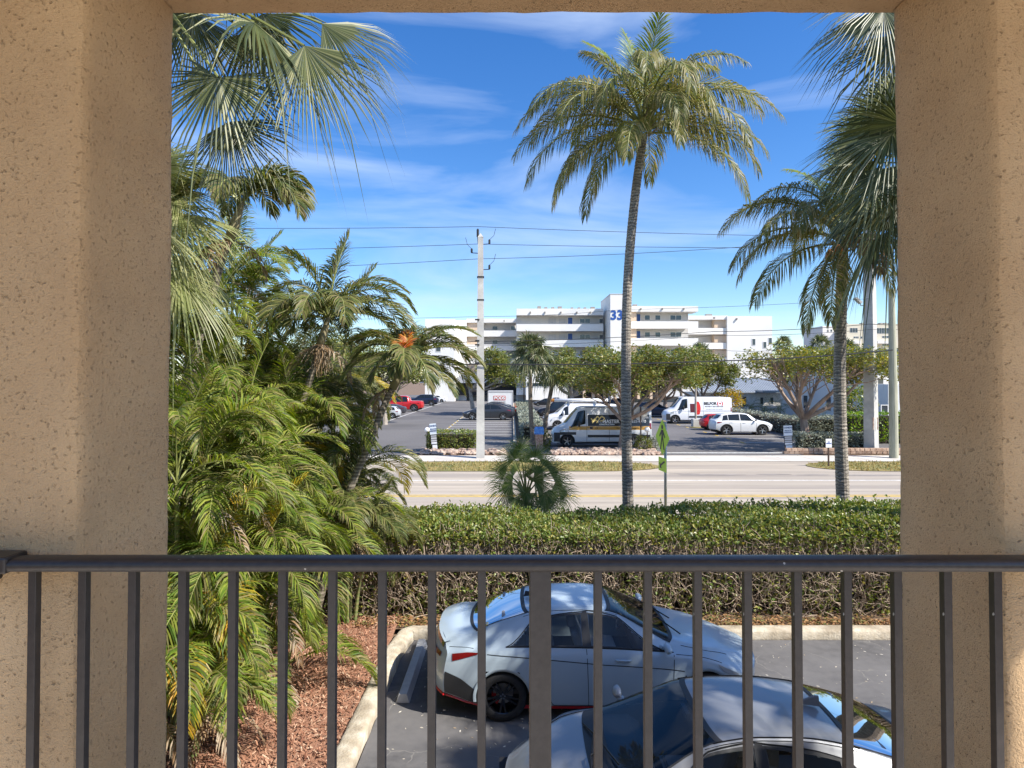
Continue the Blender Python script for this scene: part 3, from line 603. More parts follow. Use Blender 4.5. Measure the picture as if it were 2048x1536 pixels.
def single_palm(label, base, path, seed, fronds, r0=.085, r1=.055, leaf='areca_dark', Ln=1.8, special=None, bloom=False, ll=.52):
    rr = random.Random(seed); base = Vector(base); t = new_palm('feather_palm', label, base, 'slim feather palms of the left bed')
    ps = [Vector(p)-base for p in path]; ring_trunk(ps, r0, r1, 0.10, 0.07, M['areca_bark'], t, n=10)
    top = ps[-1]; d = (ps[-1]-ps[-2]).normalized(); lf = MB(); st = MB(); orr = MB(); dr = MB()
    MB().tube([top-d*.05, top+d*.18, top+d*.42, top+d*.6], [r1*1.25, r1*1.35, r1*.85, r1*.4], 10).build('crownshaft', M['shaft'], t, smooth=True)
    o = top+d*.5
    fronds = list(fronds)+[(az+rr.uniform(18,32), el+rr.uniform(-14,10), k*rr.uniform(.85,1), dp+rr.uniform(-12,12)) for az, el, k, dp in fronds[::2]]
    for az, el, k, dp in fronds:
        pinnate(lf, st, o, az, el, Ln*k, dp, ll*rr.uniform(.9, 1.1)*1.15, 0.024, 58, vd=0.5, r0=0.016, rr=rr, start=0.14, cup=0.35, twist=rr.uniform(-.5,.5), side_az=rr.uniform(-.3,.3))
    if special:
        for az, el, k, dp in special: pinnate(orr, st, o, az, el, Ln*k, dp, .26, 0.026, 30, vd=.35, r0=.012, rr=rr)
        orr.build('orange_fronds', M['orange_leaf'], t)
    if bloom:
        for k in range(130):
            a = rr.uniform(0, 6.28); p = top+Vector((.08*math.cos(a), .08*math.sin(a), 0)); q = p+Vector((rr.gauss(0,.13), rr.gauss(0,.13), -rr.uniform(.15,.6))); dr.tube([p, (p+q)/2+Vector((rr.gauss(0,.05), rr.gauss(0,.05), .06)), q], [.006,.005,.003], 3, cap=False)
    for k in range(3): pinnate(dr, dr, top, rr.uniform(0,360), -20, Ln*.55, 60, ll*.6, .022, 24, vd=.9, r0=.008, rr=rr)
    dr.build('dry_fronds', M['dry_leaf'], t)
    lf.build('crown', M[leaf], t); st.build('frond_stalks', M['rachis'], t); return t
ring = lambda n, els, k, dp, a0=0: [(a0+360*i/n, els[i % len(els)], k*(.85+.25*((i*7) % 5)/5), dp+((i*37) % 30)-15) for i in range(n)]
Y_ = 10.6
single_palm('leaning ringed palm with an orange red young leaf over the car park', (-3.45, Y_, 0.1), [(-3.45,Y_,0.1), px(690,1012,Y_), px(738,890,Y_), px(768,812,Y_), px(788,772,Y_)], 51,
            [(5,62,1.0,95),(-10,35,1.0,88),(12,12,1.0,72),(20,50,.9,110),(170,50,.8,110),(185,22,.85,90),(160,65,.8,100),(90,60,.9,110),(60,70,.8,90),(270,40,.8,120),(235,25,.7,110),(300,20,.8,110),(-20,-10,.8,50)],
            special=[(100,85,.42,50),(255,70,.42,95)], Ln=1.45, ll=.42)
Y_ = 10.9
single_palm('upright feather palm with spear leaf and grey flower stalks', (-4.9, Y_, 0.1), [(-4.9,Y_,0.1), px(560,920,Y_), px(610,790,Y_), px(640,690,Y_)], 52,
            [(8,58,1.05,120),(-8,40,1.0,105),(18,70,1.0,110),(175,55,1.0,115),(190,35,.95,100),(160,68,.9,100),(80,60,.9,110),(270,50,.9,120),(230,45,.85,125),(305,45,.9,120),(40,86,.9,22),(200,80,.8,50),(0,20,.9,90),(180,10,.85,80),(120,40,.9,100)],
            bloom=True, Ln=1.75)
Y_ = 8.6
single_palm('slender high palm with curved hanging fronds against the sky', (-4.6, Y_, 0.1), [(-4.6,Y_,0.1), px(380,800,Y_), px(430,560,Y_), px(458,475,Y_)], 53,
            [(5,66,.95,150),(-12,50,.9,140),(15,75,.9,130),(-30,60,.85,150),(178,60,.9,125),(200,50,.85,130),(90,60,.9,120),(270,50,.75,140),(50,70,.85,120),(140,70,.8,100)], leaf='areca_dark', Ln=1.35, ll=.46)

def sabal(label, base, top, seed, R_=1.0, pet=1.0, n=26, explicit=(), leaf='sabal', r=.19, grp=None, nseg=44, hemi=-35, name='sabal_palm', lo=None, droop=.3, skirt=0):
    rr = random.Random(seed); base = Vector(base); top = Vector(top)-base; t = new_palm(name, label, base, grp); lf = MB(); st = MB(); dr = MB()
    MB().tube(bez([(0,0,-.1), (top*.5)+Vector((rr.uniform(-.1,.1), 0, 0)), top], 16), [r*(1.1-.2*i/16) for i in range(17)], 12).build('trunk', M['sabal_bark'], t)
    ga = 2.39996
    for i in range(n):
        el = hemi+(88-hemi)*((i+.5)/n)**0.8; a = i*ga+rr.uniform(-.2,.2); d = adir(a, R(el)); hub = top+d*pet*rr.uniform(.8,1.1)-Z*max(0, .25-el/200)*pet*.4
        ax = (d-Z*(0.55-0.5*el/90)).normalized(); nr = Z if el < 75 else adir(a+3.14, .2)
        fan(lf, st, hub, ax, nr+Vector((rr.uniform(-.4,.4), rr.uniform(-.4,.4), 0)), R_*rr.uniform(.85,1.1), rr.uniform(190,250), nseg, droop*rr.uniform(.6,1.4), rr=rr, petiole_from=top)
    for i in range(skirt):
        a = rr.uniform(0, 6.28); d = adir(a, R(-50)); hub = top+d*pet*.5; fan(dr, dr, hub, (d-Z*1.5), adir(a, .3), R_*.8, 150, nseg//2, .1, rr=rr, petiole_from=top)
    for hub, ax, nr, RR, sp, dp in explicit:
        fan(lf, st, Vector(hub)-base, ax, nr, RR, sp, 52, dp, rr=rr, petiole_from=top)
    lf.build('crown', M[leaf], t); st.build('frond_stalks', M['rachis'], t)
    if dr.v: dr.build('dry_fronds', M['dry_leaf'], t)
    return t
g_s = 'sabal palms beside the near car park'
Y_ = 5.6
ex = [(px(605,85,Y_), (.55,-.1,-.83), (.45,-.9,.1), .98, 150, .10), (px(640,40,Y_+.3), (.9,0,-.35), (.2,-.8,.55), .92, 130, .15), (px(432,150,Y_-.2), (-.12,-.1,-1), (.1,-1,.1), .80, 250, .12),
      (px(452,240,Y_+.1), (.28,0,-1), (-.1,-1,.2), .75, 170, .08), (px(380,20,Y_+.6), (-.1,0,-1), (.3,-1,0), .9, 160, .1), (px(520,20,Y_+.8), (.1,.1,-1), (-.3,-1,.1), .9, 170, .1)]
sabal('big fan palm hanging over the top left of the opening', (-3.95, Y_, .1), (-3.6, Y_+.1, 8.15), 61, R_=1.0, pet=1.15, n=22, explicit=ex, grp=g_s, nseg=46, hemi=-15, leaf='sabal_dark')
Y_ = 8.0
ex = [(px(330,440,Y_), (.55,-.3,-.75), (.3,-.8,.5), 1.0, 200, .25), (px(350,380,Y_+.3), (.8,-.2,-.4), (.1,-.6,.8), .8, 180, .3), (px(340,540,Y_-.2), (.35,-.3,-.9), (.4,-.9,.2), .75, 190, .2)]
sabal('pale sunlit fan palm close to the left pier', (-5.3, Y_, .1), (-5.25, Y_, 6.4), 62, R_=1.0, pet=1.0, n=24, explicit=ex, grp=g_s, leaf='sabal_pale', hemi=-30)
Y_ = 11.2
ex = [(px(1790,262,Y_), (-.85,-.1,-.35), (-.3,-.6,.7), 1.75, 170, .22), (px(1800,330,Y_-.2), (-.62,-.2,-.75), (-.6,-.7,.3), 1.75, 170, .18), (px(1775,10,Y_), (-.55,-.1,-.8), (-.7,-.7,.2), 1.75, 180, .12), (px(1800,-20,Y_+.4), (-.9,-.1,-.3), (-.3,-.7,.6), 1.7, 150, .2),
      (px(1820,60,Y_), (-.3,0,-1), (-.5,-.8,.1), 1.7, 190, .12), (px(1790,400,Y_+.1), (-.25,-.2,-1), (-.6,-.8,.1), 1.6, 170, .08), (px(1790,225,Y_+.8), (-.5,.3,.8), (-.4,-.8,-.3), 1.3, 170, .1)]
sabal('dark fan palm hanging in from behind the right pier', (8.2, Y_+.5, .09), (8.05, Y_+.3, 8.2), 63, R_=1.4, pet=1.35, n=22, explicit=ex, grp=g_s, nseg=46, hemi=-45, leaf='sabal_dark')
Y_ = 13.6
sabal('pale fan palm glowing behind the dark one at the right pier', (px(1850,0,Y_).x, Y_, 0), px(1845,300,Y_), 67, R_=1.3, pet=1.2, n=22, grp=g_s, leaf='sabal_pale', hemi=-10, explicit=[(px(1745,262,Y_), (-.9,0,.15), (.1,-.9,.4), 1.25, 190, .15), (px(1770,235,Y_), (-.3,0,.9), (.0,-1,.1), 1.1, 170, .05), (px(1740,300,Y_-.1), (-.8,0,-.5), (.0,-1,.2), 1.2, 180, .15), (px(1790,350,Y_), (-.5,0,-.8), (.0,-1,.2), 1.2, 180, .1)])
sabal('fan palm at the building side whose shade falls on the pale blue sedan', (7.2, 5.6, 0), (7.1, 5.6, 7.6), 64, R_=1.05, pet=1.1, n=24, grp=g_s, nseg=34, hemi=-30)
sabal('fan palm further along the building side past the first', (9.9, 4.0, 0), (9.8, 4.0, 8.7), 65, R_=1.05, pet=1.1, n=22, grp=g_s, nseg=34, hemi=-30)
sabal('fan palm hard against the building wall above the grey sedan', (8.2, 2.9, 0), (8.1, 2.9, 8.0), 66, R_=.95, pet=.9, n=16, grp=g_s, nseg=34, hemi=-20)

M['fanleaf'] = leafmat('fan_palm_leaf', [(0.06,0.11,0.03),(0.11,0.17,0.04),(0.17,0.22,0.06),(0.26,0.28,0.12)], .35)
# the low fan palm on the verge, two stems
def low_fan(label, base, seed):
    rr = random.Random(seed); base = Vector(base); t = new_palm('low_fan_palm', label, base); lf = MB(); st = MB(); dr = MB()
    for (dx, dz, rad) in ((0.0, 1.75, .07), (.42, 1.0, .06)):
        MB().tube([(dx*.6, 0, 0), (dx*.9+.02, .02, dz*.5), (dx, 0, dz)], [rad, rad*1.2, rad], 9).build('trunk', M['sabal_bark'], t)
    Yb = base.y
    spec = [(1030,918,-.45,.8,.50),(1050,925,.05,1,.48),(1085,930,.6,.8,.48),(1025,965,-1,.12,.60),(1018,975,-.55,-.75,.48),(1068,957,1,.15,.68),(1120,985,.95,.05,.45),(1090,985,.5,-.65,.52),
            (1090,1000,.3,-1,.5),(1052,985,-.1,-1,.45),(1045,1000,-.4,-.8,.40),(1055,1008,.5,-.7,.38),(1100,990,.7,-.5,.45),(1035,940,-.8,.5,.45),(1075,945,.3,.9,.42),(1060,950,-.2,.6,.4),(1070,915,.2,1,.5),(1100,945,.9,.55,.5),(1012,945,-.9,.4,.48),(1110,965,1,-.1,.5),(1040,900,-.3,1,.42),(1030,995,-.7,-.6,.4),(1062,962,.1,.5,.42),(1075,978,.5,.2,.42),(1045,972,-.5,.1,.42),(1060,985,.1,-.6,.42)]
    for k, (x, y, ax, az_, r_) in enumerate(spec):
        hub = px(x, y, Yb+rr.uniform(-.35,.3))-base; o = Vector((0,0,1.7)) if y < 962 or x < 1040 else Vector((.42,0,1.0)) if x > 1075 else Vector((.05,0,1.35))
        fan(lf, st, hub, (ax, rr.uniform(-.5,.1), az_), (rr.uniform(-.3,.3), -1, .5), r_*1.22, rr.uniform(150,220), 34, .10, split=.26, rr=rr, petiole_from=o)
    for k in range(14):
        a = rr.uniform(0, 6.28); d = adir(a, R(-30)); fan(dr, dr, Vector((.0,0,1.3))+d*.2, d-Z*1.3, adir(a,.4), .45, 120, 16, .1, rr=rr)
    lf.build('crown', M['fanleaf'], t); st.build('frond_stalks', M['rachis'], t); dr.build('dry_fronds', M['dry_leaf'], t)
low_fan('low two stemmed fan palm standing just behind the hedge', (px(1052,1035,14.6).x, 14.6, 0), 71)

# ------------------------------------------------------------------ leafy trees, shrubs, hedges
def leaves(mb, rr, c, n, rad, s, flat=.8):
    for _ in range(n):
        while True:
            q = Vector((rr.uniform(-1,1), rr.uniform(-1,1), rr.uniform(-1,1)))
            if q.length < 1: break
        p = c+Vector((q.x*rad, q.y*rad, q.z*rad*flat)); a = rr.uniform(0, 6.28); e = rr.uniform(-.7, .9); d = adir(a, e); w_ = d.cross(Vector((rr.uniform(-1,1), rr.uniform(-1,1), 1.3))).normalized(); l = s*rr.uniform(.7,1.3)
        m_ = p+d*l*.55; nn = d.cross(w_)*l*.12
        mb.add([p, m_+w_*l*.33+nn, p+d*l, m_-w_*l*.33+nn], [(0,1,2,3)])
def shade_tree(label, base, fork, crown, rx, ry, rz, seed, nmain=6, ntip=11, nl=26, ls=.2, leaf='fig', bark='bark_red', r=.26, name='shade_tree', grp='shade trees of the far car park', sparse=None, clump=.55, trunk=None):
    rr = random.Random(seed); base = Vector(base); t = thing(name, label, 'tree', base, 0, grp); fork = Vector(fork)-base; cr = Vector(crown)-base
    tk = MB(); lf = MB()
    P = bez([(0,0,-.1)]+[Vector(q)-base for q in (trunk or [])]+[fork], 8); tk.tube(P, [r*(1.25-.45*i/(len(P)-1)) for i in range(len(P))], 10)
    for i in range(nmain):
        a = 2*math.pi*i/nmain+rr.uniform(-.3,.3); rad = rr.uniform(.45,.72); mc = cr+Vector((rx*rad*math.cos(a), ry*rad*math.sin(a), rz*rr.uniform(-.3,.35)))
        m1 = fork.lerp(mc, .5)+Vector((rr.uniform(-.2,.2)*rx*.4, rr.uniform(-.2,.2)*ry*.4, -rz*rr.uniform(.05,.35))); C = bez([fork-Z*.1, m1, mc], 8)
        tk.tube(C, [r*.62*(1-.62*k/(len(C)-1)) for k in range(len(C))], 7)
        for j in range(ntip):
            b = rr.uniform(0, 6.28); q = Vector((math.cos(b)*rx*.42*rr.uniform(.3,1), math.sin(b)*ry*.42*rr.uniform(.3,1), rz*rr.uniform(-.35,.75))); tip = mc+q
            e = tip-cr; k = math.sqrt((e.x/rx)**2+(e.y/ry)**2+(e.z/rz)**2)
            if k > 1: tip = cr+e/k
            s0 = C[rr.randrange(len(C)//2, len(C))]; mm = s0.lerp(tip, .5)+Vector((rr.uniform(-.2,.2), rr.uniform(-.2,.2), rr.uniform(-.15,.2)))
            tk.tube([s0, mm, tip], [r*.16, r*.10, r*.04], 5, cap=False)
            for _ in range(2): q2 = tip+Vector((rr.gauss(0,.4), rr.gauss(0,.4), rr.uniform(0,.35))); tk.tube([mm.lerp(tip,.6), q2], [r*.05, r*.02], 4, cap=False)
            if sparse and sparse(tip+base, rr): continue
            leaves(lf, rr, tip, int(nl*3.4*rr.uniform(.6,1.4)), clump*rr.uniform(.9,1.6), ls*1.08, .7)
    tk.build('trunk', M[bark], t); lf.build('crown', M[leaf], t); return t
Yt = 39.6
shade_tree('wide shade tree whose reddish limbs spread behind the tall coconut trunk', (px(1243,905,38.4).x, 38.4, 0), px(1248,840,38.6), px(1285,748,38.8), 5.4, 4.2, 1.7, 81, nmain=8, ntip=16, nl=42, ls=.17, r=.22, clump=.62)
shade_tree('umbrella shaped shade tree with smooth bare limbs beside the right utility pole', (px(1613,893,39.8).x, 39.8, 0), px(1606,835,39.8), px(1640,737,39.8), 5.2, 4.4, 1.5, 82, nmain=8, ntip=15, nl=42, ls=.17, leaf='fig_light', r=.26, clump=.62,
           sparse=lambda p, rr: p.x < px(1580,0,39.8).x and rr.random() < .55)
shade_tree('half bare shade tree behind the concrete pole', (px(948,822,76).x, 76, 0), px(940,780,76), px(982,742,76), 4.9, 4.2, 2.6, 83, nmain=7, ntip=12, nl=40, ls=.26, bark='bark_grey', r=.24, clump=.8, sparse=lambda p, rr: p.x < px(962,0,76).x and rr.random() < .92)
shade_tree('thick trunked shade tree behind the white van', (px(1143,812,88).x, 88, 0), px(1143,790,88), px(1150,742,88), 6.6, 5, 3.2, 84, nmain=8, ntip=13, nl=44, ls=.3, bark='bark_grey', r=.36, clump=.95)
shade_tree('olive green shade tree in front of the apartment right wing', (px(1400,822,72).x, 72, 0), px(1400,800,72), px(1392,752,72), 4.6, 4.2, 2.1, 85, nmain=7, ntip=12, nl=44, ls=.26, r=.24, clump=.8)
shade_tree('shade tree behind the feather palms at the left', (px(770,822,60).x, 60, 0), px(768,795,60), px(765,745,60), 5.2, 4.5, 2.8, 86, nmain=7, ntip=11, nl=40, ls=.25, bark='bark_grey', r=.24, clump=.85)
shade_tree('green shade tree seen between the left feather palms', (px(620,835,46).x, 46, 0), px(620,800,46), px(600,735,46), 5.5, 4.0, 2.6, 89, nmain=7, ntip=11, nl=34, ls=.2, bark='bark_grey', r=.24, clump=.8)
shade_tree('small shade tree in front of the arcade', (px(1330,812,96).x, 96, 0), px(1330,798,96), px(1325,755,96), 6.5, 5, 3.3, 87, nmain=7, ntip=12, nl=36, ls=.33, r=.3, clump=1.0)
shade_tree('distant shade tree at the left end of the car park', (px(700,800,90).x, 90, 0), px(700,790,90), px(690,742,90), 8, 5, 4.2, 88, nmain=7, ntip=12, nl=36, ls=.35, bark='bark_grey', r=.3, clump=1.2)
g = 'sabal palms of the far car park'
sabal('round headed fan palm left of its twin in the car park island', (px(1066,888,41).x, 41.6, 0.1), px(1061,706,41.6), 91, R_=1.05, pet=.85, n=40, grp=g, nseg=18, hemi=-50, r=.14, skirt=5)
sabal('leaning fan palm right of its twin in the car park island', (px(1084,868,44).x, 44, 0.1), px(1110,742,44), 92, R_=.95, pet=.75, n=30, grp=g, nseg=18, hemi=-50, r=.15, skirt=6)
sabal('fan palm head showing above the shade trees right of centre', (px(1405,806,84).x, 84, 0), px(1402,708,84), 93, R_=1.2, pet=1.0, n=26, grp=g, nseg=14, hemi=-40, r=.18)
sabal('smaller fan palm head just left of the one above the shade trees', (px(1362,806,90).x, 90, 0), px(1362,716,90), 94, R_=1.1, pet=1.0, n=22, grp=g, nseg=14, hemi=-40, r=.18)
sabal('distant fan palm right of the white end wall', (px(1568,790,110).x, 110, 0), px(1567,690,110), 95, R_=1.3, pet=1.0, n=24, grp=g, nseg=14, hemi=-40, r=.18)
sabal('distant fan palm behind the umbrella shaped tree', (px(1640,790,105).x, 105, 0), px(1640,694,105), 96, R_=1.6, pet=1.3, n=24, grp=g, nseg=14, hemi=-40, r=.18)
sabal('distant fan palm peeping over the umbrella shaped tree crown', (px(1690,790,100).x, 100, 0), px(1692,702,100), 97, R_=1.5, pet=1.2, n=24, grp=g, nseg=14, hemi=-40, r=.18)

def hedge(label, x0, x1, y0, y1, h, seed, leaf, n, ls, name='hedge', z0=0.05, cat='hedge', stems=0, grp=None, tilt=None, lumpy=.12, core=.22):
    rr = random.Random(seed); cx_, cy_ = (x0+x1)/2, (y0+y1)/2; t = thing(name, label, cat, (cx_, cy_, z0), 0, grp); lf = MB()
    W, D = x1-x0, y1-y0
    for _ in range(n):
        k = rr.random(); at_ = W*D; af = W*h; ae = D*h; tot = at_+af*1.6+ae*2; u = k*tot
        if u < at_: p = Vector((rr.uniform(-W/2,W/2), rr.uniform(-D/2,D/2), h))
        elif u < at_+af*1.3: p = Vector((rr.uniform(-W/2,W/2), -D/2, rr.uniform(.02,1)*h))
        elif u < at_+af*1.6: p = Vector((rr.uniform(-W/2,W/2), D/2, rr.uniform(.3,1)*h))
        else: p = Vector((rr.choice([-1,1])*W/2, rr.uniform(-D/2,D/2), rr.uniform(.02,1)*h))
        q = Vector((p.x+cx_, p.y+cy_, p.z)); p = p+mnoise.noise_vector(q*1.6)*lumpy+Vector((rr.gauss(0,.04), rr.gauss(0,.04), rr.gauss(0,.04)))
        a = rr.uniform(0, 6.28); d = adir(a, rr.uniform(-.3, 1.1)); w_ = d.cross(Vector((rr.uniform(-1,1), rr.uniform(-1,1), 1.2))).normalized(); l = ls*rr.uniform(.65,1.3); m_ = p+d*l*.6
        lf.add([p, m_+w_*l*.34, p+d*l, m_-w_*l*.34], [(0,1,2,3)])
    lf.build('foliage', M[leaf], t)
    cb = MB(); cb.box(-W/2+core*.6, -D/2+core, 0, W/2-core*.6, D/2-core, h-core*.8); cb.build('shade_core', M['hedge_core'], t)
    return t
hedge('clipped green hedge beside the left directory sign', px(856,0,38).x, px(953,0,38).x, 37.5, 38.7, 1.15, 101, 'hedge', 3000, .11, grp=None)
hedge('low silver green bush row behind the right directory sign', px(1590,0,38).x, px(1733,0,38).x, 37.5, 38.5, 1.0, 102, 'silver', 3600, .12)
hedge('silver green hedge along the right side of the car park', px(1400,0,62).x+2.6, px(1690,0,46).x+3, 45.0, 46.6, 1.55, 103, 'silver', 5200, .14)
hedge('clipped bright green hedge behind the right utility poles', px(1690,0,43).x, px(1800,0,43).x+3, 42.2, 43.6, 2.0, 104, 'bright_shrub', 3600, .14)
hedge('silver hedge running back along the right edge of the far bays', 21.9, 23.2, 47, 76, 1.3, 105, 'silver', 5200, .17)
hedge('pale planted strip between the two rows of bays', 0.75, 2.3, 44.5, 92, 1.05, 106, 'silver', 7000, .19)
def bush(label, c, rx, ry, rz, seed, leaf, n, ls, name='shrub', cat='shrub', grp=None):
    rr = random.Random(seed); c = Vector(c); t = thing(name, label, cat, (c.x, c.y, 0), 0, grp); lf = MB(); tk = MB()
    for _ in range(n):
        v = Vector((rr.gauss(0,1), rr.gauss(0,1), rr.gauss(0,1))).normalized(); k = rr.uniform(.55, 1.0)*(1+.25*mnoise.noise(v*2.2+Vector((seed,0,0)))); p = Vector((v.x*rx*k, v.y*ry*k, max(.03, c.z+v.z*rz*k)))
        d = (v+Vector((rr.gauss(0,.6), rr.gauss(0,.6), rr.gauss(0,.6)))).normalized(); w_ = d.cross(Vector((rr.uniform(-1,1), rr.uniform(-1,1), 1))).normalized(); l = ls*rr.uniform(.6,1.3); m_ = p+d*l*.55
        lf.add([p, m_+w_*l*.34, p+d*l, m_-w_*l*.34], [(0,1,2,3)])
    for _ in range(14): tk.tube([(0,0,0), (rr.gauss(0,.3)*rx, rr.gauss(0,.3)*ry, c.z*.7), (rr.gauss(0,.5)*rx, rr.gauss(0,.5)*ry, c.z+rz*rr.uniform(-.2,.7))], [.05,.035,.01], 5, cap=False)
    tk.build('stems', M['bark_grey'], t); lf.build('foliage', M[leaf], t); return t
bush('large broad leaved shrub in front of the white two storey house', px(1712,810,52), 1.6, 1.4, 1.7, 111, 'hedge', 2600, .2)
bush('round dark bush at the stop sign foot', (px(1285,0,37.6).x, 37.6, .45), .55, .45, .55, 112, 'fig', 900, .11)
bush('small bush at the right end of the rock border', (px(1306,0,37.8).x, 37.8, .4), .35, .35, .5, 113, 'silver', 500, .11)
bush('dark bush beside the brick pillar', (px(1093,0,38.6).x, 38.9, .6), .3, .3, .65, 114, 'fig', 600, .11)
bush('yellow green shrub behind the branded white van', px(1455,800,72), 2.0, 1.4, 1.3, 115, 'areca_yellow', 1500, .24)
bush('small conical cypress against the white end wall', px(1466,760,95), .9, .9, 2.2, 116, 'fig', 900, .25, name='conical_tree', cat='tree')
for i, (x, yr, lab) in enumerate(((1500,74,'left one of the low dark palms by the low house'),(1528,72,'middle one of the low dark palms by the low house'),(1556,70,'right one of the low dark palms by the low house'))):
    areca(lab, (px(x,0,yr).x, yr, 0), [(0,0,.9,40*i,0),(.3,.2,.5,10,0)], 120+i, Lf=2.3, leaf='areca_dark', ll=.6, nf=9, n=18, grp='low palms by the low house', yellow=0)
areca('dark young palm left of the large shrub', (px(1640,0,52).x, 52, 0), [(0,0,.6,0,0),(.3,0,.3,60,0)], 125, Lf=1.9, leaf='areca_dark', ll=.5, nf=9, n=18, grp=None, yellow=0)

# the near hedge: clipped leafy top, bare tangled stems below
rr = random.Random(201); hg = thing('clipped_hedge', 'long clipped hedge with leafy top and bare twiggy face beyond the near curb', 'hedge', (3, 12.3, .09)); O = Vector((3, 12.3, .09))
X0, X1, YA, YB, HH = -7.5, 11.5, 11.35, 13.35, 1.62
lf = MB(); tw = MB()
def hleaf(p, ls, up=True):
    d = adir(rr.uniform(0, 6.28), rr.uniform(.1, 1.25) if up else rr.uniform(-.5,.9)); w_ = d.cross(Vector((rr.uniform(-1,1), rr.uniform(-1,1), 1))).normalized(); l = ls*rr.uniform(.7,1.25); nn = w_.cross(d)*l*.1
    a = p+d*l*.45; b = p+d*l*.8; lf.add([p, a+w_*l*.22+nn, b+w_*l*.30+nn, p+d*l, b-w_*l*.30+nn, a-w_*l*.22+nn], [(0,1,2,3),(0,3,4,5)])
def topz(x, y): 
    return HH+.07*mnoise.noise(Vector((x*1.1, y*1.3, 0)))+.12*mnoise.noise(Vector((x*.35, 0, 7)))+.05*mnoise.noise(Vector((x*3.1, y*3, 2)))+(.10 if x > 3.4 else 0)-.08*max(0, 1-abs(x-1.0)/1.2)
for _ in range(44000):
    x = rr.uniform(X0, X1); y = rr.uniform(YA-.02, YB); hleaf(Vector((x, y, topz(x, y)+rr.gauss(0,.045)-(.16*max(0, 1-(y-YA)/.25))))-O+Vector((0,0,.0)), .070)
for _ in range(6500):
    x = rr.uniform(X0, X1); z_ = HH-abs(rr.gauss(0, .17)); hleaf(Vector((x, YA+rr.gauss(0,.07)+.05*mnoise.noise(Vector((x*2, 0, z_*2))), z_))-O, .078, False)
for _ in range(15000):
    x = rr.uniform(X0, X1); z_ = rr.uniform(.0, HH-.2); 
    if mnoise.noise(Vector((x*1.5, 0, z_*2.2))) > -.12 or rr.random() < .35: hleaf(Vector((x, YA+rr.uniform(-.06,.30), z_))-O, .075, False)
for _ in range(6600):
    x = rr.uniform(X0, X1); y = YA+rr.uniform(-.05,.38); z_ = rr.uniform(0, .9) if rr.random() < .7 else rr.uniform(.8,1.4); p = Vector((x, y, z_))-O; pts = [p]; d = Vector((rr.gauss(0,.55), rr.gauss(0,.3), rr.uniform(.2,1))).normalized()
    for k in range(rr.choice((3,4,5))):
        d = (d+Vector((rr.gauss(0,.5), rr.gauss(0,.3), rr.gauss(.12,.4)))).normalized(); pts.append(pts[-1]+d*rr.uniform(.07,.17))
    r_ = rr.uniform(.004,.010); tw.tube(pts, [r_*(1-.6*k/(len(pts)-1)) for k in range(len(pts))], 4, cap=False)
for _ in range(3600):     # fine upright twigs under the leafy top
    x = rr.uniform(X0, X1); p = Vector((x, YA+rr.uniform(-.08,.15), HH-.42+rr.uniform(-.1,.15)))-O; q = p+Vector((rr.gauss(0,.06), rr.gauss(0,.04), rr.uniform(.12,.32))); tw.tube([p, p.lerp(q,.5)+Vector((rr.gauss(0,.02),0,0)), q], [.005,.004,.003], 3, cap=False)
for i in range(56):       # main woody stems
    x = X0+(X1-X0)*(i+rr.uniform(.2,.8))/56
    for k in range(3): 
        q = Vector((x+rr.gauss(0,.3), YA+rr.uniform(0,.5), rr.uniform(.8,1.3)))-O; p = Vector((x, YA+.35, 0))-O; tw.tube([p, p.lerp(q,.5)+Vector((rr.gauss(0,.08), -.05, 0)), q], [.022,.015,.007], 6, cap=False)
for _ in range(420):
    x = rr.uniform(X0, X1); y = rr.uniform(YA+.05, YB); z_ = topz(x, y); h_ = rr.uniform(.06,.2); p = Vector((x, y, z_))-O; tw.tube([p, p+Vector((rr.gauss(0,.03), rr.gauss(0,.03), h_))], [.004,.002], 3, cap=False)
    for k in range(5): hleaf(p+Vector((rr.gauss(0,.02), rr.gauss(0,.02), h_*rr.uniform(.4,1))), .075)
lf.build('foliage', M['hedge'], hg); tw.build('bare_stems', M['twig'], hg)
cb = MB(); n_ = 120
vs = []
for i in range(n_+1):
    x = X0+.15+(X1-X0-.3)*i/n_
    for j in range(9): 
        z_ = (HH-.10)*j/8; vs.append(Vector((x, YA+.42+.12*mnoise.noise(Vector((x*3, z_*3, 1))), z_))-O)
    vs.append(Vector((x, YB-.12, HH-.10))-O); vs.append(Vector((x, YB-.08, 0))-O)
cb.add(vs, [(i*11+k, (i+1)*11+k, (i+1)*11+k+1, i*11+k+1) for i in range(n_) for k in range(10)]); cb.build('shade_core', M['hedge_core'], hg)  # dark core fills in the shade between the stems

# ------------------------------------------------------------------ vehicles
M['tyre'] = noisy('tyre_rubber', (0.015,0.015,0.016), (0.028,0.027,0.027), 20, 0.85)
M['alloy'] = mat('silver_alloy', (0.55,0.55,0.56), 0.28, metal=0.9)
M['black_alloy'] = mat('gloss_black_alloy', (0.015,0.015,0.017), 0.18, metal=0.3, coat=1)
M['disc'] = mat('brake_disc', (0.42,0.41,0.40), 0.35, metal=0.9)
M['red_caliper'] = mat('red_caliper', (0.45,0.01,0.01), 0.4)
M['cladding'] = mat('dark_plastic_cladding', (0.025,0.026,0.028), 0.55)
M['carglass'] = mat('tinted_car_glass', (0.012,0.016,0.018), 0.04, spec=0.6)
M['carglass_blue'] = mat('windscreen_glass', (0.020,0.030,0.034), 0.03, spec=0.6)
M['seam'] = mat('panel_gap', (0.01,0.01,0.012), 0.8)
M['tail'] = mat('red_tail_lamp', (0.20,0.006,0.006), 0.12, coat=1)
M['head'] = mat('clear_headlamp', (0.5,0.52,0.54), 0.1, metal=0.4, coat=1)
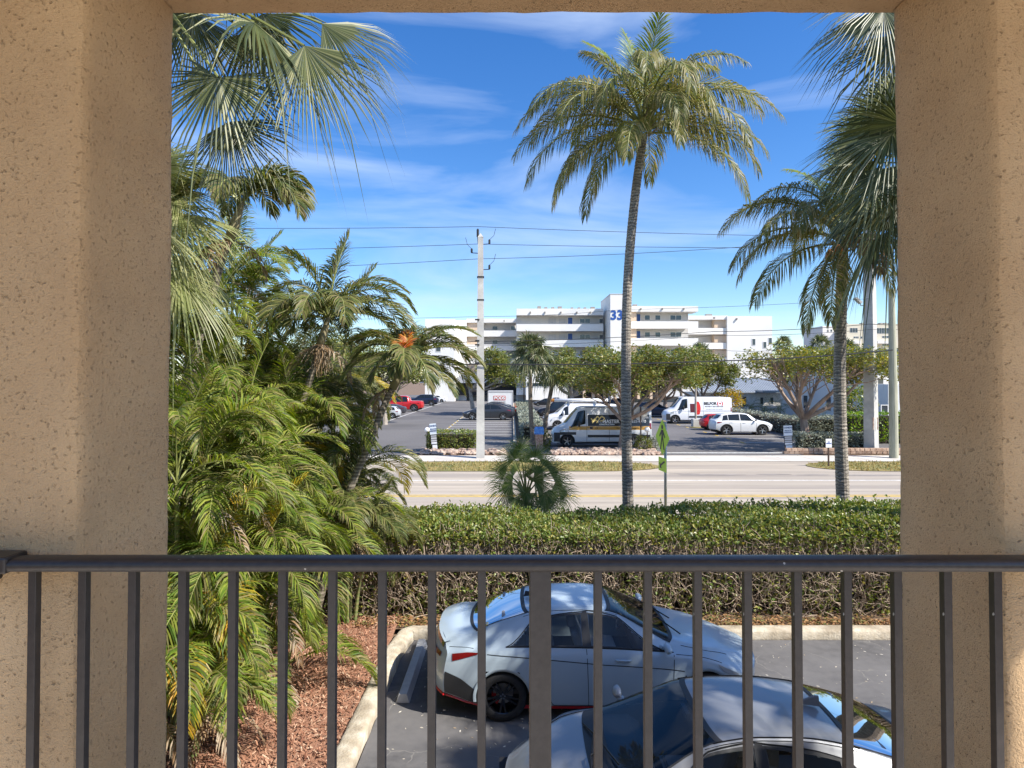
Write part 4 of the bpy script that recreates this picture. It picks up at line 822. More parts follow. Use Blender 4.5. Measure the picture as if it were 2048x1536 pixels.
M['chrome'] = mat('chrome_trim', (0.7,0.7,0.7), 0.12, metal=1)
M['plate'] = mat('number_plate', (0.6,0.62,0.55), 0.5)
def paint(name, c, metal=0.0, rough=0.32):
    m = noisy(name, tuple(x*.96 for x in c), c, 2.0, rough, coat=0.55); m.node_tree.nodes['Principled BSDF'].inputs['Metallic'].default_value = metal
    m.node_tree.nodes['Principled BSDF'].inputs['Coat Roughness'].default_value = 0.05; return m
class Body:
    V = np.array([0, .05, .14, .26, .40, .47, .505, .56, .73, .80, .88, 1.0])
    def __init__(s, P):
        s.P = P; s.L = P['L']; s.X = np.arange(-s.L/2-.5, s.L/2+.5, .01)
        def curve(pts, k):
            a = np.interp(s.X, [p[0]-s.L/2 for p in pts], [p[1] for p in pts]); g = np.exp(-0.5*(np.arange(-30, 31)*.01/k)**2); g /= g.sum()
            b = np.convolve(np.pad(a, 30, 'edge'), g, 'valid'); return b
        s.zt = curve(P['zt'], P.get('ks', .06)); s.zb = curve(P['zb'], .08); s.wr = curve(P['wr'], .09); s.zs = curve(P['zs'], .05); s.wb = curve(P.get('wb', [(0,1),(9,1)]), .1)
    def at(s, c, x): return float(np.interp(x, s.X, getattr(s, c)))
    def sec(s, x):
        W = s.P['W']/2; u = x/(s.L/2); pl = 1-s.P.get('plan', .10)*abs(min(1, max(-1, u)))**4
        W *= pl*s.at('wb', x); zs, zb, zt, wr = s.at('zs', x), s.at('zb', x), s.at('zt', x), s.at('wr', x)*pl; h = zb-zs; zt = max(zt, zb+.015); g = zt-zb; e = min(.05, g*.35); sh = s.P.get('shoulder', .94)
        wg = max(wr, W*sh-.02) if s.P.get('boxy') else W*sh-.02
        wg = min(wg, W*.99)
        return [(W*.90, zs), (W*.965, zs+.03), (W*.985, zs+h*.22), (W, zs+h*.48), (W*.992, zs+h*.80), (W*.975, zs+h*.94), (W*sh+.004, zb), (wg, zb+g*.10),
                (wr+(0 if s.P.get('boxy') else .015), zt-e*1.3), (wr*.93, zt-e*.45), (wr*.72, zt-e*.14), (0.0, zt)]
    def pt(s, x, v, side=1, off=0.0):
        v = min(1.0, max(0.0, v)); S = s.sec(x); i = int(np.searchsorted(s.V, v, 'right'))-1; i = min(max(i, 0), len(S)-2); t = (v-s.V[i])/(s.V[i+1]-s.V[i])
        a, b = S[i], S[i+1]; p0 = S[i-1] if i > 0 else a; p3 = S[i+2] if i+2 < len(S) else (-S[-2][0], S[-2][1])
        def cr(q0, q1, q2, q3):
            m1 = (q2-q0)*.5*.7; m2 = (q3-q1)*.5*.7; t2 = t*t; t3 = t2*t; return (2*t3-3*t2+1)*q1+(t3-2*t2+t)*m1+(-2*t3+3*t2)*q2+(t3-t2)*m2
        y = cr(p0[0], a[0], b[0], p3[0]); z = cr(p0[1], a[1], b[1], p3[1]); return s.warp(x, y, z, side)
    def warp(s, x, y, z, side):
        u = abs(x)/(s.L/2); k = min(1, max(0, (u-.55)/.45)); k = k*k*(3-2*k); sg = 1 if x > 0 else -1; W = s.P['W']/2
        bend = s.P.get('bend', (.30, .38))[0 if x < 0 else 1]; zm = s.P.get('zm', .55); bz = s.P.get('bz', (.10,.16))[0 if x < 0 else 1]
        x2 = x-sg*k*(bend*(y/W)**2.6*1.0+bz*min(2, ((z-zm)/.4)**2)); ns = s.P.get('nose'); x2 = 1.25+(x2-1.25)*ns if ns and x2 > 1.25 else x2; return Vector((x2, side*y, z))
    def P3(s, x, v, side=1, off=0.0):
        p = s.pt(x, v, side)
        if off:
            dx = s.pt(x+.01, v, side)-s.pt(x-.01, v, side); dv = s.pt(x, min(1, v+.01), side)-s.pt(x, max(0, v-.01), side); n = dx.cross(dv)
            if v > .985: n = Vector((-(s.pt(x+.02,1,side)-s.pt(x-.02,1,side)).z, 0, .04))
            if n.length > 1e-9:
                n.normalize(); c = Vector((0, side*.01 if v < .98 else 0, p.z-.5 if v > .6 else 0)); c.y = p.y
                if n.dot(c) < 0: n = -n
                p = p+n*off
        return p
    def inwin(s, x, v):
        for c in s.P['side']:
            u = w_ = .5
            for _ in range(6):
                xl = c[0][0]+(c[3][0]-c[0][0])*w_; xr = c[1][0]+(c[2][0]-c[1][0])*w_; u = (x-xl)/max(1e-6, xr-xl); uu = min(1, max(0, u)); vb = c[0][1]+(c[1][1]-c[0][1])*uu; vt = c[3][1]+(c[2][1]-c[3][1])*uu; w_ = (v-vb)/max(1e-6, vt-vb)
                if not 0 <= w_ <= 1: break
            if .03 < u < .97 and .07 < w_ < .93: return True
        for k in ('ws', 'rs'):
            xb, xt, vb, vt = s.P[k]; q = (1-v)/.25; w_ = (x+math.copysign(.10, xb-xt)*q*q*.85-xb)/(xt-xb)
            if .04 < w_ < .96 and v > vb+(vt-vb)*w_+.008: return True
        return False
    def find_v(s, x, z):
        lo, hi = .05, .80
        for _ in range(16):
            m = (lo+hi)/2
            if s.pt(x, m).z < z: lo = m
            else: hi = m
        return (lo+hi)/2
    def shell(s, nx, arches, Ra, wz):
        L = s.L; us = np.linspace(-1, 1, nx); xs = [float(L/2*(np.sign(u)*(1-(1-abs(u))**1.25))) for u in us]; vv = [0,.025,.05,.07,.095,.12,.14,.17,.20,.23,.26,.33,.40,.47,.505,.56,.575,.59,.605,.62,.635,.65,.665,.68,.69,.70,.71,.72,.73,.74,.75,.76,.77,.78,.79,.80,.82,.84,.86,.88,.91,.94,.97,1.0] if s.P.get('open') else [0,.025,.05,.095,.14,.20,.26,.33,.40,.435,.47,.49,.505,.53,.56,.60,.645,.69,.73,.765,.80,.84,.88,.94,1.0]
        mb = MB()
        for side in (1, -1):
            grid = [[s.pt(x, v, side) for v in vv] for x in xs]; nv = len(vv); keep = {}
            def arch(p): return min(((p.x-a)**2+(p.z-wz)**2)**.5 for a in arches)
            fs = []
            for i in range(len(xs)-1):
                for j in range(nv-1):
                    q = [(i,j),(i+1,j),(i+1,j+1),(i,j+1)]; c = sum((grid[a][b] for a, b in q), Vector())/4
                    if j < 14 and arch(c) < Ra: continue
                    if s.P.get('open') and s.inwin((xs[i]+xs[i+1])/2, (vv[j]+vv[j+1])/2): continue
                    fs.append(q)
            for q in fs:
                for a, b in q:
                    p = grid[a][b]
                    if b < 14 and arch(p) < Ra and (a, b) not in keep:
                        ac = min(arches, key=lambda A: (p.x-A)**2); d = Vector((p.x-ac, 0, p.z-wz)); d = d.normalized()*Ra if d.length > 1e-6 else d; keep[(a,b)] = Vector((ac+d.x, p.y, max(wz+d.z, grid[a][0].z)))
            for k, p in keep.items(): grid[k[0]][k[1]] = p
            vs = [p for row in grid for p in row]
            F_ = [tuple(a*nv+b for a, b in q) for q in fs]; mb.add(vs, F_ if side > 0 else [f[::-1] for f in F_])
        for e in (0, -1):            # end caps across the car
            A = [s.sec(xs[e])]; x = xs[e]; K = 12; nv = len(vv); vs = []
            for v in vv:
                p = s.pt(x, v, 1); y0 = abs(p.y)
                # undo nothing: rebuild the row across y with the same plan curve
                S_z = p.z; yy = [y0*(1-2*k/K) for k in range(K+1)]
                vs += [s.warp(x, abs(y_), S_z, 1 if y_ >= 0 else -1) for y_ in yy]
            fs = [(j*(K+1)+k, j*(K+1)+k+1, (j+1)*(K+1)+k+1, (j+1)*(K+1)+k) for j in range(nv-1) for k in range(K)]
            mb.add(vs, fs if e == 0 else [f[::-1] for f in fs])
        # underside
        W = s.P['W']/2*.86; zf = .19*s.P.get('zscale', 1); mb2 = MB(); mb2.box(-L*.44, -W*.72, zf, L*.44, W*.72, s.P.get('floor', .55))
        return mb, mb2
def patch(b, corners, off, nu=12, nw=5, sides=(1,-1)):
    """corners: (x,v) bottom-back, bottom-front, top-front, top-back"""
    mb = MB()
    for sd_ in sides:
        vs = []
        for j in range(nw+1):
            for i in range(nu+1):
                u, w_ = i/nu, j/nw; x = (1-w_)*((1-u)*corners[0][0]+u*corners[1][0])+w_*((1-u)*corners[3][0]+u*corners[2][0]); v = (1-w_)*((1-u)*corners[0][1]+u*corners[1][1])+w_*((1-u)*corners[3][1]+u*corners[2][1])
                vs.append(b.P3(x, v, sd_, off))
        mb.add(vs, [(j*(nu+1)+i, j*(nu+1)+i+1, (j+1)*(nu+1)+i+1, (j+1)*(nu+1)+i) for j in range(nw) for i in range(nu)])
    return mb
def screen(b, xb, xt, vb, vt, off, curve=.10, n=16, m=8):
    """windscreen or rear glass: full width patch between body stations xb (lower edge) and xt (upper edge)"""
    mb = MB(); vs = []
    for j in range(m+1):
        w_ = j/m; ve = vb*(1-w_)+vt*w_
        for i in range(n+1):
            q = -1+2*i/n; v = 1-(1-ve)*abs(q); x = (xb*(1-w_)+xt*w_)-math.copysign(curve, xb-xt)*(q*q)*(1-.3*w_); vs.append(b.P3(x, v, 1 if q >= 0 else -1, off))
    mb.add(vs, [(j*(n+1)+i, j*(n+1)+i+1, (j+1)*(n+1)+i+1, (j+1)*(n+1)+i) for j in range(m) for i in range(n)]); return mb
def border(b, fn, nu=24, nw=12, off=.006):
    mb = MB(); vs = [b.P3(fn(i/nu, j/nw)[0], fn(i/nu, j/nw)[1], fn(i/nu, j/nw)[2], off) for j in range(nw+1) for i in range(nu+1)]
    mb.add(vs, [(j*(nu+1)+i, j*(nu+1)+i+1, (j+1)*(nu+1)+i+1, (j+1)*(nu+1)+i) for j in range(nw) for i in range(nu) if i in (0, nu-1) or j in (0, nw-1)]); return mb
M['cabin'] = mat('dark_cabin_trim', (0.14,0.138,0.14), .8); M['seat_cloth'] = mat('grey_seat_cloth', (0.34,0.34,0.345), .85); M['clearglass'] = mat('clear_car_glass', (.5,.5,.5))
_t = M['clearglass'].node_tree; _t.nodes.remove(_t.nodes['Principled BSDF']); _a = N(_t, 'ShaderNodeBsdfTransparent'); _a.inputs[0].default_value = (.70,.73,.73,1); _g = N(_t, 'ShaderNodeBsdfGlossy'); _g.inputs[1].default_value = .02; _fr = N(_t, 'ShaderNodeFresnel', ins={'IOR': 1.45}); _m = N(_t, 'ShaderNodeMixShader')
_t.links.new(_fr.outputs[0], _m.inputs[0]); _t.links.new(_a.outputs[0], _m.inputs[1]); _t.links.new(_g.outputs[0], _m.inputs[2]); _t.links.new(_m.outputs[0], _t.nodes['Material Output'].inputs[0])
def interior(t, P):
    MB().box(-1.75,-.72,.30,1.05,.72,.36).build('cabin_floor', M['cabin'], t)
    MB().box(-1.95,-.66,.80,-1.25,.66,.93).build('parcel_shelf', M['cabin'], t, bevel=.03)
    d = MB(); pr = [(1.22,.86),(1.05,.93),(.72,.935),(.60,.86),(.62,.62),(1.2,.6)]; n = len(pr); vs = [(x, s*.70, z) for s in (-1, 1) for x, z in pr]; d.add(vs, [tuple(range(n)), tuple(range(2*n-1, n-1, -1))]+[(i, n+i, n+(i+1) % n, (i+1) % n) for i in range(n)]); d.build('dashboard', M['cabin'], t, bevel=.02)
    def seat(x, y, w_, nm):
        m_ = MB(); m_.box(x-.02, y-w_/2, .42, x+.48, y+w_/2, .56); m_.add([(x-.10,y-w_/2,.50),(x+.06,y-w_/2,.50),(x+.06,y+w_/2,.50),(x-.10,y+w_/2,.50),(x-.30,y-w_/2*.85,1.06),(x-.19,y-w_/2*.85,1.08),(x-.19,y+w_/2*.85,1.08),(x-.30,y+w_/2*.85,1.06)], [(0,3,2,1),(4,5,6,7),(0,1,5,4),(1,2,6,5),(2,3,7,6),(3,0,4,7)]); o = m_.build(nm, M['seat_cloth'], t, bevel=.04)
        for yy in ((y,) if w_ < .8 else (y-.38, y+.38)): MB().box(x-.33, yy-.12, 1.10, x-.22, yy+.12, 1.27).build('headrest', M['seat_cloth'], o, bevel=.03)
    seat(-.05, .37, .50, 'front_seat'); seat(-.05, -.37, .50, 'front_seat'); seat(-.98, 0, 1.25, 'rear_seat')
    w_ = MB(); C = Vector((.52, .37, .93)); pts = [C+Vector((.07*math.sin(a*.3927), .18*math.cos(a*.3927), .17*math.sin(a*.3927))) for a in range(17)]; w_.tube(pts, .014, 6); w_.tube([C+Vector((0,-.17,0)), C+Vector((.05,0,-.02)), C+Vector((0,.17,0))], .016, 5); w_.build('steering_wheel', M['cabin'], t)
    MB().box(.28,-.10,1.30,.32,.10,1.35).build('rear_view_mirror', M['cabin'], t)
def strip(b, path, wd, off, mb=None, sides=(1,-1)):
    mb = mb or MB()
    for sd_ in sides:
        P = [b.P3(x, v, sd_, off) for x, v in path]
        for p, q in zip(P[:-1], P[1:]):
            d = (q-p); 
            if d.length < 1e-6: continue
            n = Vector((0, 1, 0)) if abs(p.z-q.z)+abs(p.x-q.x) > 1e-6 and abs(p.y) > .3 else Vector((0,0,1)); s_ = d.cross(n).normalized()*wd/2; mb.add([p-s_, q-s_, q+s_, p+s_], [(0,1,2,3)])
    return mb
def seg(a, c, n=8): return [(a[0]+(c[0]-a[0])*i/n, a[1]+(c[1]-a[1])*i/n) for i in range(n+1)]
def wheel(root, x, y, r, wd, side, rim, spokes=5, double=False, caliper=None, near=False, ry=0):
    n = 40 if near else 20
    W_ = MB(); s = side; pr = [(r*.66,-wd/2*.92),(r*.70,-wd/2),(r*.90,-wd/2),(r*.985,-wd/2*.72),(r,-wd/2*.3),(r,wd/2*.3),(r*.985,wd/2*.72),(r*.90,wd/2),(r*.70,wd/2),(r*.66,wd/2*.92)]
    W_.lathe(pr, (0,0,0), 'y', n); o = W_.build('wheel', M['tyre'], root, smooth=True); o.location = (x, y, r)
    m = MB(); R0 = r*.67; m.lathe([(R0, wd/2*.9*s), (R0*.965, wd/2*.80*s), (R0*.95, wd/2*.2*s), (R0*.93, -wd/2*s)], (0,0,0), 'y', n)
    yo = wd/2*.66*s
    m.lathe([(.001, yo), (R0*.16, yo), (R0*.2, yo-.012*s), (R0*.2, yo-.05*s)], (0,0,0), 'y', 14)
    for k in range(spokes):
        for dd in ((-.16, .16) if double else (0,)):
            a = 2*math.pi*k/spokes+.3; c0, s0 = math.cos(a+dd*.4), math.sin(a+dd*.4); c1, s1 = math.cos(a+dd*1.15), math.sin(a+dd*1.15); w0 = R0*(.07 if double else .13); w1 = R0*(.045 if double else .10)
            p0 = Vector((c0*R0*.14, 0, s0*R0*.14)); p1 = Vector((c1*R0*.96, 0, s1*R0*.96)); d = (p1-p0).normalized(); t = Vector((-d.z, 0, d.x)); Yv = Vector((0, s, 0))
            f0 = Yv*abs(yo); f1 = Yv*wd/2*.80; bk = Yv*.03
            vs = [p0-t*w0+f0, p0+t*w0+f0, p1+t*w1+f1, p1-t*w1+f1, p0-t*w0+f0-bk, p0+t*w0+f0-bk, p1+t*w1+f1-bk, p1-t*w1+f1-bk]; m.add(vs, [(0,1,2,3),(0,4,5,1),(1,5,6,2),(3,7,4,0),(2,6,7,3)])
    ri = m.build('rim', M[rim], o)
    d = MB(); d.lathe([(.001, -.01*s), (R0*.62, -.01*s), (R0*.62, -.035*s)], (0,0,0), 'y', n); d.build('brake_disc', M['disc' if near else 'dark'], o)
    b2 = MB(); b2.lathe([(.001, -.06*s), (R0*.95, -.06*s)], (0,0,0), 'y', n); b2.build('wheel_back', M['seam'], o)
    if near:
        for k in range(5): a = 6.283*k/5; q = MB(); 
        lb = MB()
        for k in range(5): a = 6.283*k/5+.9; lb.lathe([(.001, yo+.006*s),(.011, yo+.006*s),(.012, yo-.004*s)], (R0*.13*math.cos(a), 0, R0*.13*math.sin(a)), 'y', 8)
        lb.build('wheel_nuts', M['chrome'], o)
    if caliper:
        c = MB(); 
        for k in range(7):
            a0, a1 = R(140+k*9), R(149+k*9)
            q = [(R0*.42, a0), (R0*.42, a1), (R0*.70, a1), (R0*.70, a0)]; vs = [(rr_*math.cos(a), .012*s, rr_*math.sin(a)) for rr_, a in q]+[(rr_*math.cos(a), -.04*s, rr_*math.sin(a)) for rr_, a in q]
            c.add(vs, [(0,1,2,3),(0,4,5,1),(2,6,7,3),(1,5,6,2),(3,7,4,0)])
        c.build('brake_caliper', M['red_caliper'], o)
    o.rotation_euler = (0, ry, 0); return o
def vehicle(name, label, cat, loc, rz, P, pm, rim='alloy', scale=1, near=False, group=None, glass='carglass', extra=None, lamp=True, spokes=5, double=False, caliper=None):
    t = thing(name, label, cat, loc, rz, group); t.scale = (scale,)*3; b = Body(P); L = P['L']; h = L/2
    ar = [P['ar'][0]-h, P['ar'][1]-h]; r = P['r']; Ra = r*1.12
    mb, un = b.shell(150 if near else 66, ar, Ra, r*1.0, ); mb.build('body', pm, t, smooth=True)
    un.build('underbody', M['seam'], t)
    W = P['W']/2
    wl = MB()
    for a in ar:
        for s in (1, -1):
            vs = []; n = 18
            for k in range(n+1):
                an = math.pi*k/n*1.16-.25; vs += [(a+Ra*math.cos(an), s*(W*.955), r+Ra*math.sin(an)), (a+Ra*math.cos(an), s*W*.45, r+Ra*math.sin(an))]
            wl.add(vs, [(2*k, 2*k+2, 2*k+3, 2*k+1) for k in range(n)]); vs = [(a+Ra*math.cos(math.pi*k/n*1.16-.25), s*W*.62, r+Ra*math.sin(math.pi*k/n*1.16-.25)) for k in range(n+1)]; wl.add(vs, [tuple(range(n+1))])
    wl.build('wheel_well', M['seam'], t)
    wl_ = P.get('lip', .03)
    for a in ar:                                  # arch lip
        for s in (1, -1):
            ac = MB(); n = 26; vs = []
            for k in range(n+1):
                an = math.pi*k/n*1.1-.157; cx_, cz_ = math.cos(an), math.sin(an)
                for rr_, o_ in ((Ra-.012, -.03), (Ra-.008, .006), (Ra+wl_, .004)):
                    x_ = a+rr_*cx_; z_ = r+rr_*cz_; vv = b.find_v(min(h-.02, max(-h+.02, x_)), max(z_, b.pt(x_,0.02).z)); q = b.pt(x_, vv, 1); vs.append((x_, s*(abs(q.y)+o_), z_))
            ac.add(vs, [(3*k+j, 3*k+3+j, 3*k+4+j, 3*k+1+j) for k in range(n) for j in range(2)])
            ac.build('wheel_arch', M['cladding'] if P.get('clad') else pm, t, smooth=True)
    for a in ar:
        for s in (1, -1): wheel(t, a, s*(W*.985-P['tw']/2-.012), r, P['tw'], s, rim, spokes, double, caliper if near else None, near, ry=0.5*a)
    # glass
    if P.get('open'):
        glass = 'clearglass'; interior(t, P)
        for c in P['side']:
            for s in (1, -1): border(b, lambda u, w_, c=c: ((1-w_)*((1-u)*c[0][0]+u*c[1][0])+w_*((1-u)*c[3][0]+u*c[2][0]), (1-w_)*((1-u)*c[0][1]+u*c[1][1])+w_*((1-u)*c[3][1]+u*c[2][1]), s)).build('window_seal', M['cladding'], t, smooth=True)
        for k in ('ws', 'rs'):
            xb, xt, vb, vt = P[k]
            def fn(u, w_): ve = vb*(1-w_)+vt*w_; q = -1+2*u; return ((xb*(1-w_)+xt*w_)-math.copysign(.10, xb-xt)*(q*q)*(1-.3*w_), 1-(1-ve)*abs(q), 1 if q >= 0 else -1)
            border(b, fn, 30, 16).build('glass_edge', M['cladding'], t, smooth=True)
    for k, c in enumerate(P['side']):
        for s in (1, -1): patch(b, c, .004, 12, 5, (s,)).build('side_window', M[glass], t, smooth=True)
    if 'ws' in P: screen(b, *P['ws'], .004).build('windscreen', M['clearglass' if P.get('open') else P.get('wsg', 'carglass_blue')], t, smooth=True)
    if 'rs' in P: screen(b, *P['rs'], .004).build('rear_window', M[glass], t, smooth=True)
    for p in P.get('seams', []):
        for s in (1, -1): strip(b, p, .008 if near else .02, .003, None, (s,)).build('panel_gap', M['seam'], t)
    if lamp:
        for s in (1, -1):
            patch(b, P['tl'], .006, 8, 4, (s,)).build('tail_lamp', M['tail'], t, smooth=True); patch(b, P['hl'], .006, 8, 4, (s,)).build('headlamp', M['head'], t, smooth=True)
    for s in (1, -1):        # mirrors
        x_ = P['mir'][0]-h; z_ = P['mir'][1]; vv = b.find_v(x_, z_); q = b.pt(x_, vv, s); mm = MB(); k = P.get('mk', 1)
        mm.add([(x_-.05*k, q.y, z_-.01), (x_+.05*k, q.y, z_-.01), (x_+.04*k, q.y, z_+.03), (x_-.04*k, q.y, z_+.03), (x_-.03*k, q.y+s*.1, z_+.01), (x_+.06*k, q.y+s*.1, z_+.01), (x_+.05*k, q.y+s*.1, z_+.05), (x_-.03*k, q.y+s*.1, z_+.05)], [(0,1,5,4),(1,2,6,5),(2,3,7,6),(3,0,4,7)])
        vs = []
        for i in range(9):
            th = math.pi*i/8
            for j in range(12):
                ph = 2*math.pi*j/12; vs.append((x_+.02+.085*k*math.sin(th)*math.cos(ph)*(1 if math.cos(ph) > 0 else .5), q.y+s*(.17-.11*math.cos(th)), z_+.055+.075*k*P.get('mh', 1)*math.sin(th)*math.sin(ph)))
        mm.add(vs, [(i*12+j, i*12+(j+1) % 12, (i+1)*12+(j+1) % 12, (i+1)*12+j) for i in range(8) for j in range(12)]); mm.build('wing_mirror', M['cladding'] if P.get('clad') else pm, t, smooth=True)
    dh = MB()
    for x_ in P.get('handles', []):
        x_ -= h; v_ = P.get('hv', .43)
        for s in (1, -1):
            p = [b.P3(x_+d_, v_, s, o_) for d_, o_ in ((-.11,.004),(-.09,.028),(.07,.03),(.1,.004))]
            dh.tube(p, [.011,.014,.014,.011], 6)
    if dh.v: dh.build('door_handles', pm, t, smooth=True)
    if extra: extra(t, b)
    return t, b

def sedanP(**k):
    h = 2.34
    P = dict(L=4.68, W=1.84, r=.33, tw=.235, ar=(1.06, 3.78), ks=.07,
        zt=[(0,.98),(.06,1.05),(.45,1.10),(1.42,1.37),(1.75,1.415),(2.25,1.42),(2.62,1.375),(3.35,1.035),(3.65,.955),(4.2,.87),(4.55,.74),(4.68,.66)],
        zb=[(0,.90),(.3,.955),(1.2,.945),(3.3,.90),(3.7,.86),(4.2,.78),(4.55,.66),(4.68,.58)],
        wr=[(0,.74),(.45,.72),(1.0,.62),(1.6,.56),(2.3,.565),(2.8,.60),(3.3,.70),(3.9,.72),(4.5,.60),(4.68,.5)],
        zs=[(0,.34),(.35,.24),(.8,.20),(4.0,.19),(4.4,.20),(4.68,.26)], plan=.10,
        side=[[(-1.22,.565),(-.86,.565),(-.86,.69),(-.93,.672)], [(-.84,.565),(-.18,.565),(-.18,.725),(-.84,.695)], [(-.13,.565),(.98,.565),(.28,.724),(-.13,.727)]],
        ws=(1.10,.20,.735,.77), rs=(-1.88,-.98,.82,.775),
        seams=[seg((-.86,.555),(-.86,.40))+seg((-.86,.40),(-.75,.20))+seg((-.75,.2),(-.60,.06)), seg((-.155,.555),(-.13,.06)), seg((1.02,.50),(.98,.06)), seg((-.6,.055),(1.0,.055)), seg((1.05,.52),(1.9,.515)), seg((-2.30,.62),(-1.9,.52)), seg((-1.0,.74),(.3,.745)), seg((1.15,.74),(1.95,.72))],
        tl=[(-2.26,.40),(-1.80,.455),(-1.78,.475),(-2.28,.475)], hl=[(1.93,.42),(2.24,.40),(2.20,.47),(1.80,.48)], mir=(3.22,.96), handles=(1.62,2.68), hv=.44, bend=(.34,.42))
    P.update(k); return P
def suvP(**k):
    P = dict(L=4.66, W=1.87, r=.36, tw=.24, ar=(.98, 3.68), ks=.07,
        zt=[(0,1.05),(.10,1.25),(.55,1.56),(1.0,1.63),(2.2,1.65),(2.7,1.60),(3.35,1.16),(3.7,1.08),(4.3,.98),(4.58,.82),(4.66,.7)],
        zb=[(0,1.02),(1.0,1.06),(3.3,1.00),(3.7,.96),(4.3,.86),(4.66,.68)],
        wr=[(0,.70),(.5,.62),(1.2,.60),(2.3,.61),(2.8,.64),(3.3,.72),(4.3,.74),(4.66,.6)], zs=[(0,.42),(.4,.28),(.9,.24),(4.0,.24),(4.66,.32)], plan=.09,
        side=[[(-1.85,.565),(-1.22,.565),(-1.22,.70),(-1.62,.69)], [(-1.18,.565),(-.34,.565),(-.34,.725),(-1.18,.71)], [(-.29,.565),(.85,.565),(.22,.72),(-.29,.727)]],
        ws=(.98,.25,.735,.77), rs=(-2.25,-1.85,.80,.78), seams=[seg((-1.2,.555),(-1.1,.10)), seg((-.315,.555),(-.29,.06)), seg((.9,.50),(.86,.06)), seg((.95,.52),(1.9,.515))],
        tl=[(-2.28,.38),(-1.85,.45),(-1.85,.475),(-2.28,.49)], hl=[(1.85,.42),(2.24,.38),(2.2,.46),(1.7,.48)], mir=(3.1,1.08), handles=(1.4,2.3), hv=.44, clad=1, lip=.05, bend=(.26,.36), zm=.7)
    P.update(k); return P
def vanP(**k):
    P = dict(L=6.3, W=2.05, r=.37, tw=.23, ar=(1.15, 5.32), ks=.06, boxy=1, shoulder=.985, floor=.8,
        zt=[(0,2.30),(.08,2.42),(.6,2.47),(4.25,2.50),(4.6,2.42),(5.45,1.50),(5.6,1.38),(6.1,1.18),(6.25,.95),(6.3,.75)],
        zb=[(0,1.20),(4.8,1.20),(5.4,1.17),(6.0,1.06),(6.3,.74)], wr=[(0,.84),(4.3,.84),(4.7,.80),(5.5,.82),(6.3,.74)], zs=[(0,.42),(.6,.34),(5.6,.30),(6.0,.22),(6.3,.26)], plan=.07, bend=(.05,.32), bz=(.0,.04), zm=1.1,
        side=[[(1.02,.59),(2.10,.545),(1.50,.70),(1.02,.70)]], ws=(2.33,1.50,.755,.78), wsg='carglass_blue', seams=[seg((.95,.79),(.95,.05)), seg((2.2,.5),(2.1,.05)), seg((-.45,.73),(-.45,.05)), seg((-3.05,.505),(.95,.505)), seg((-3.05,.74),(1.0,.74)), seg((2.35,.52),(2.9,.5))],
        tl=[(-3.13,.45),(-3.02,.45),(-3.02,.60),(-3.13,.60)], hl=[(2.42,.40),(2.95,.36),(2.85,.46),(2.45,.49)], mir=(4.55,1.42), mk=1.4, mh=2.0, handles=(4.0,), hv=.47, clad=1, lip=.07)
    P.update(k); return P
def surf_text(t, b, txt, size, xc, zc, m, flip, name='lettering', bold=0.0, shear=0, side=1, off=.006, sx=1.0):
    v, f = text_pts(txt, size, bold, shear); vs = []
    for q in v:
        x_ = xc+(-q[0] if flip else q[0])*sx; z_ = zc+q[1]; p = b.pt(x_, b.find_v(x_, z_), side); vs.append((x_, p.y+side*off, z_))
    mb = MB(); mb.add(vs, f); return mb.build(name, m, t)
def surf_poly(t, b, poly, xc, zc, m, flip, name, side=1, off=.004, grid=None):
    mb = MB(); vs = []
    for q in poly:
        x_ = xc+(-q[0] if flip else q[0]); z_ = zc+q[1]; p = b.pt(x_, b.find_v(x_, z_), side); vs.append((x_, p.y+side*off, z_))
    n = len(vs)//2; mb.add(vs, [(i, i+1, n+i+1, n+i) for i in range(n-1)]); return mb.build(name, m, t)
def rectpoly(w_, h_, n=16, m=6):
    return w_, h_, n, m
def surf_rect(t, b, x0, x1, z0, z1, m, name, side=1, off=.004, n=24, k=6):
    mb = MB(); vs = []
    for j in range(k+1):
        for i in range(n+1):
            x_ = x0+(x1-x0)*i/n; z_ = z0+(z1-z0)*j/k; p = b.pt(x_, b.find_v(x_, z_), side); vs.append((x_, p.y+side*off, z_))
    mb.add(vs, [(j*(n+1)+i, j*(n+1)+i+1, (j+1)*(n+1)+i+1, (j+1)*(n+1)+i) for j in range(k) for i in range(n)]); return mb.build(name, m, t, smooth=True)

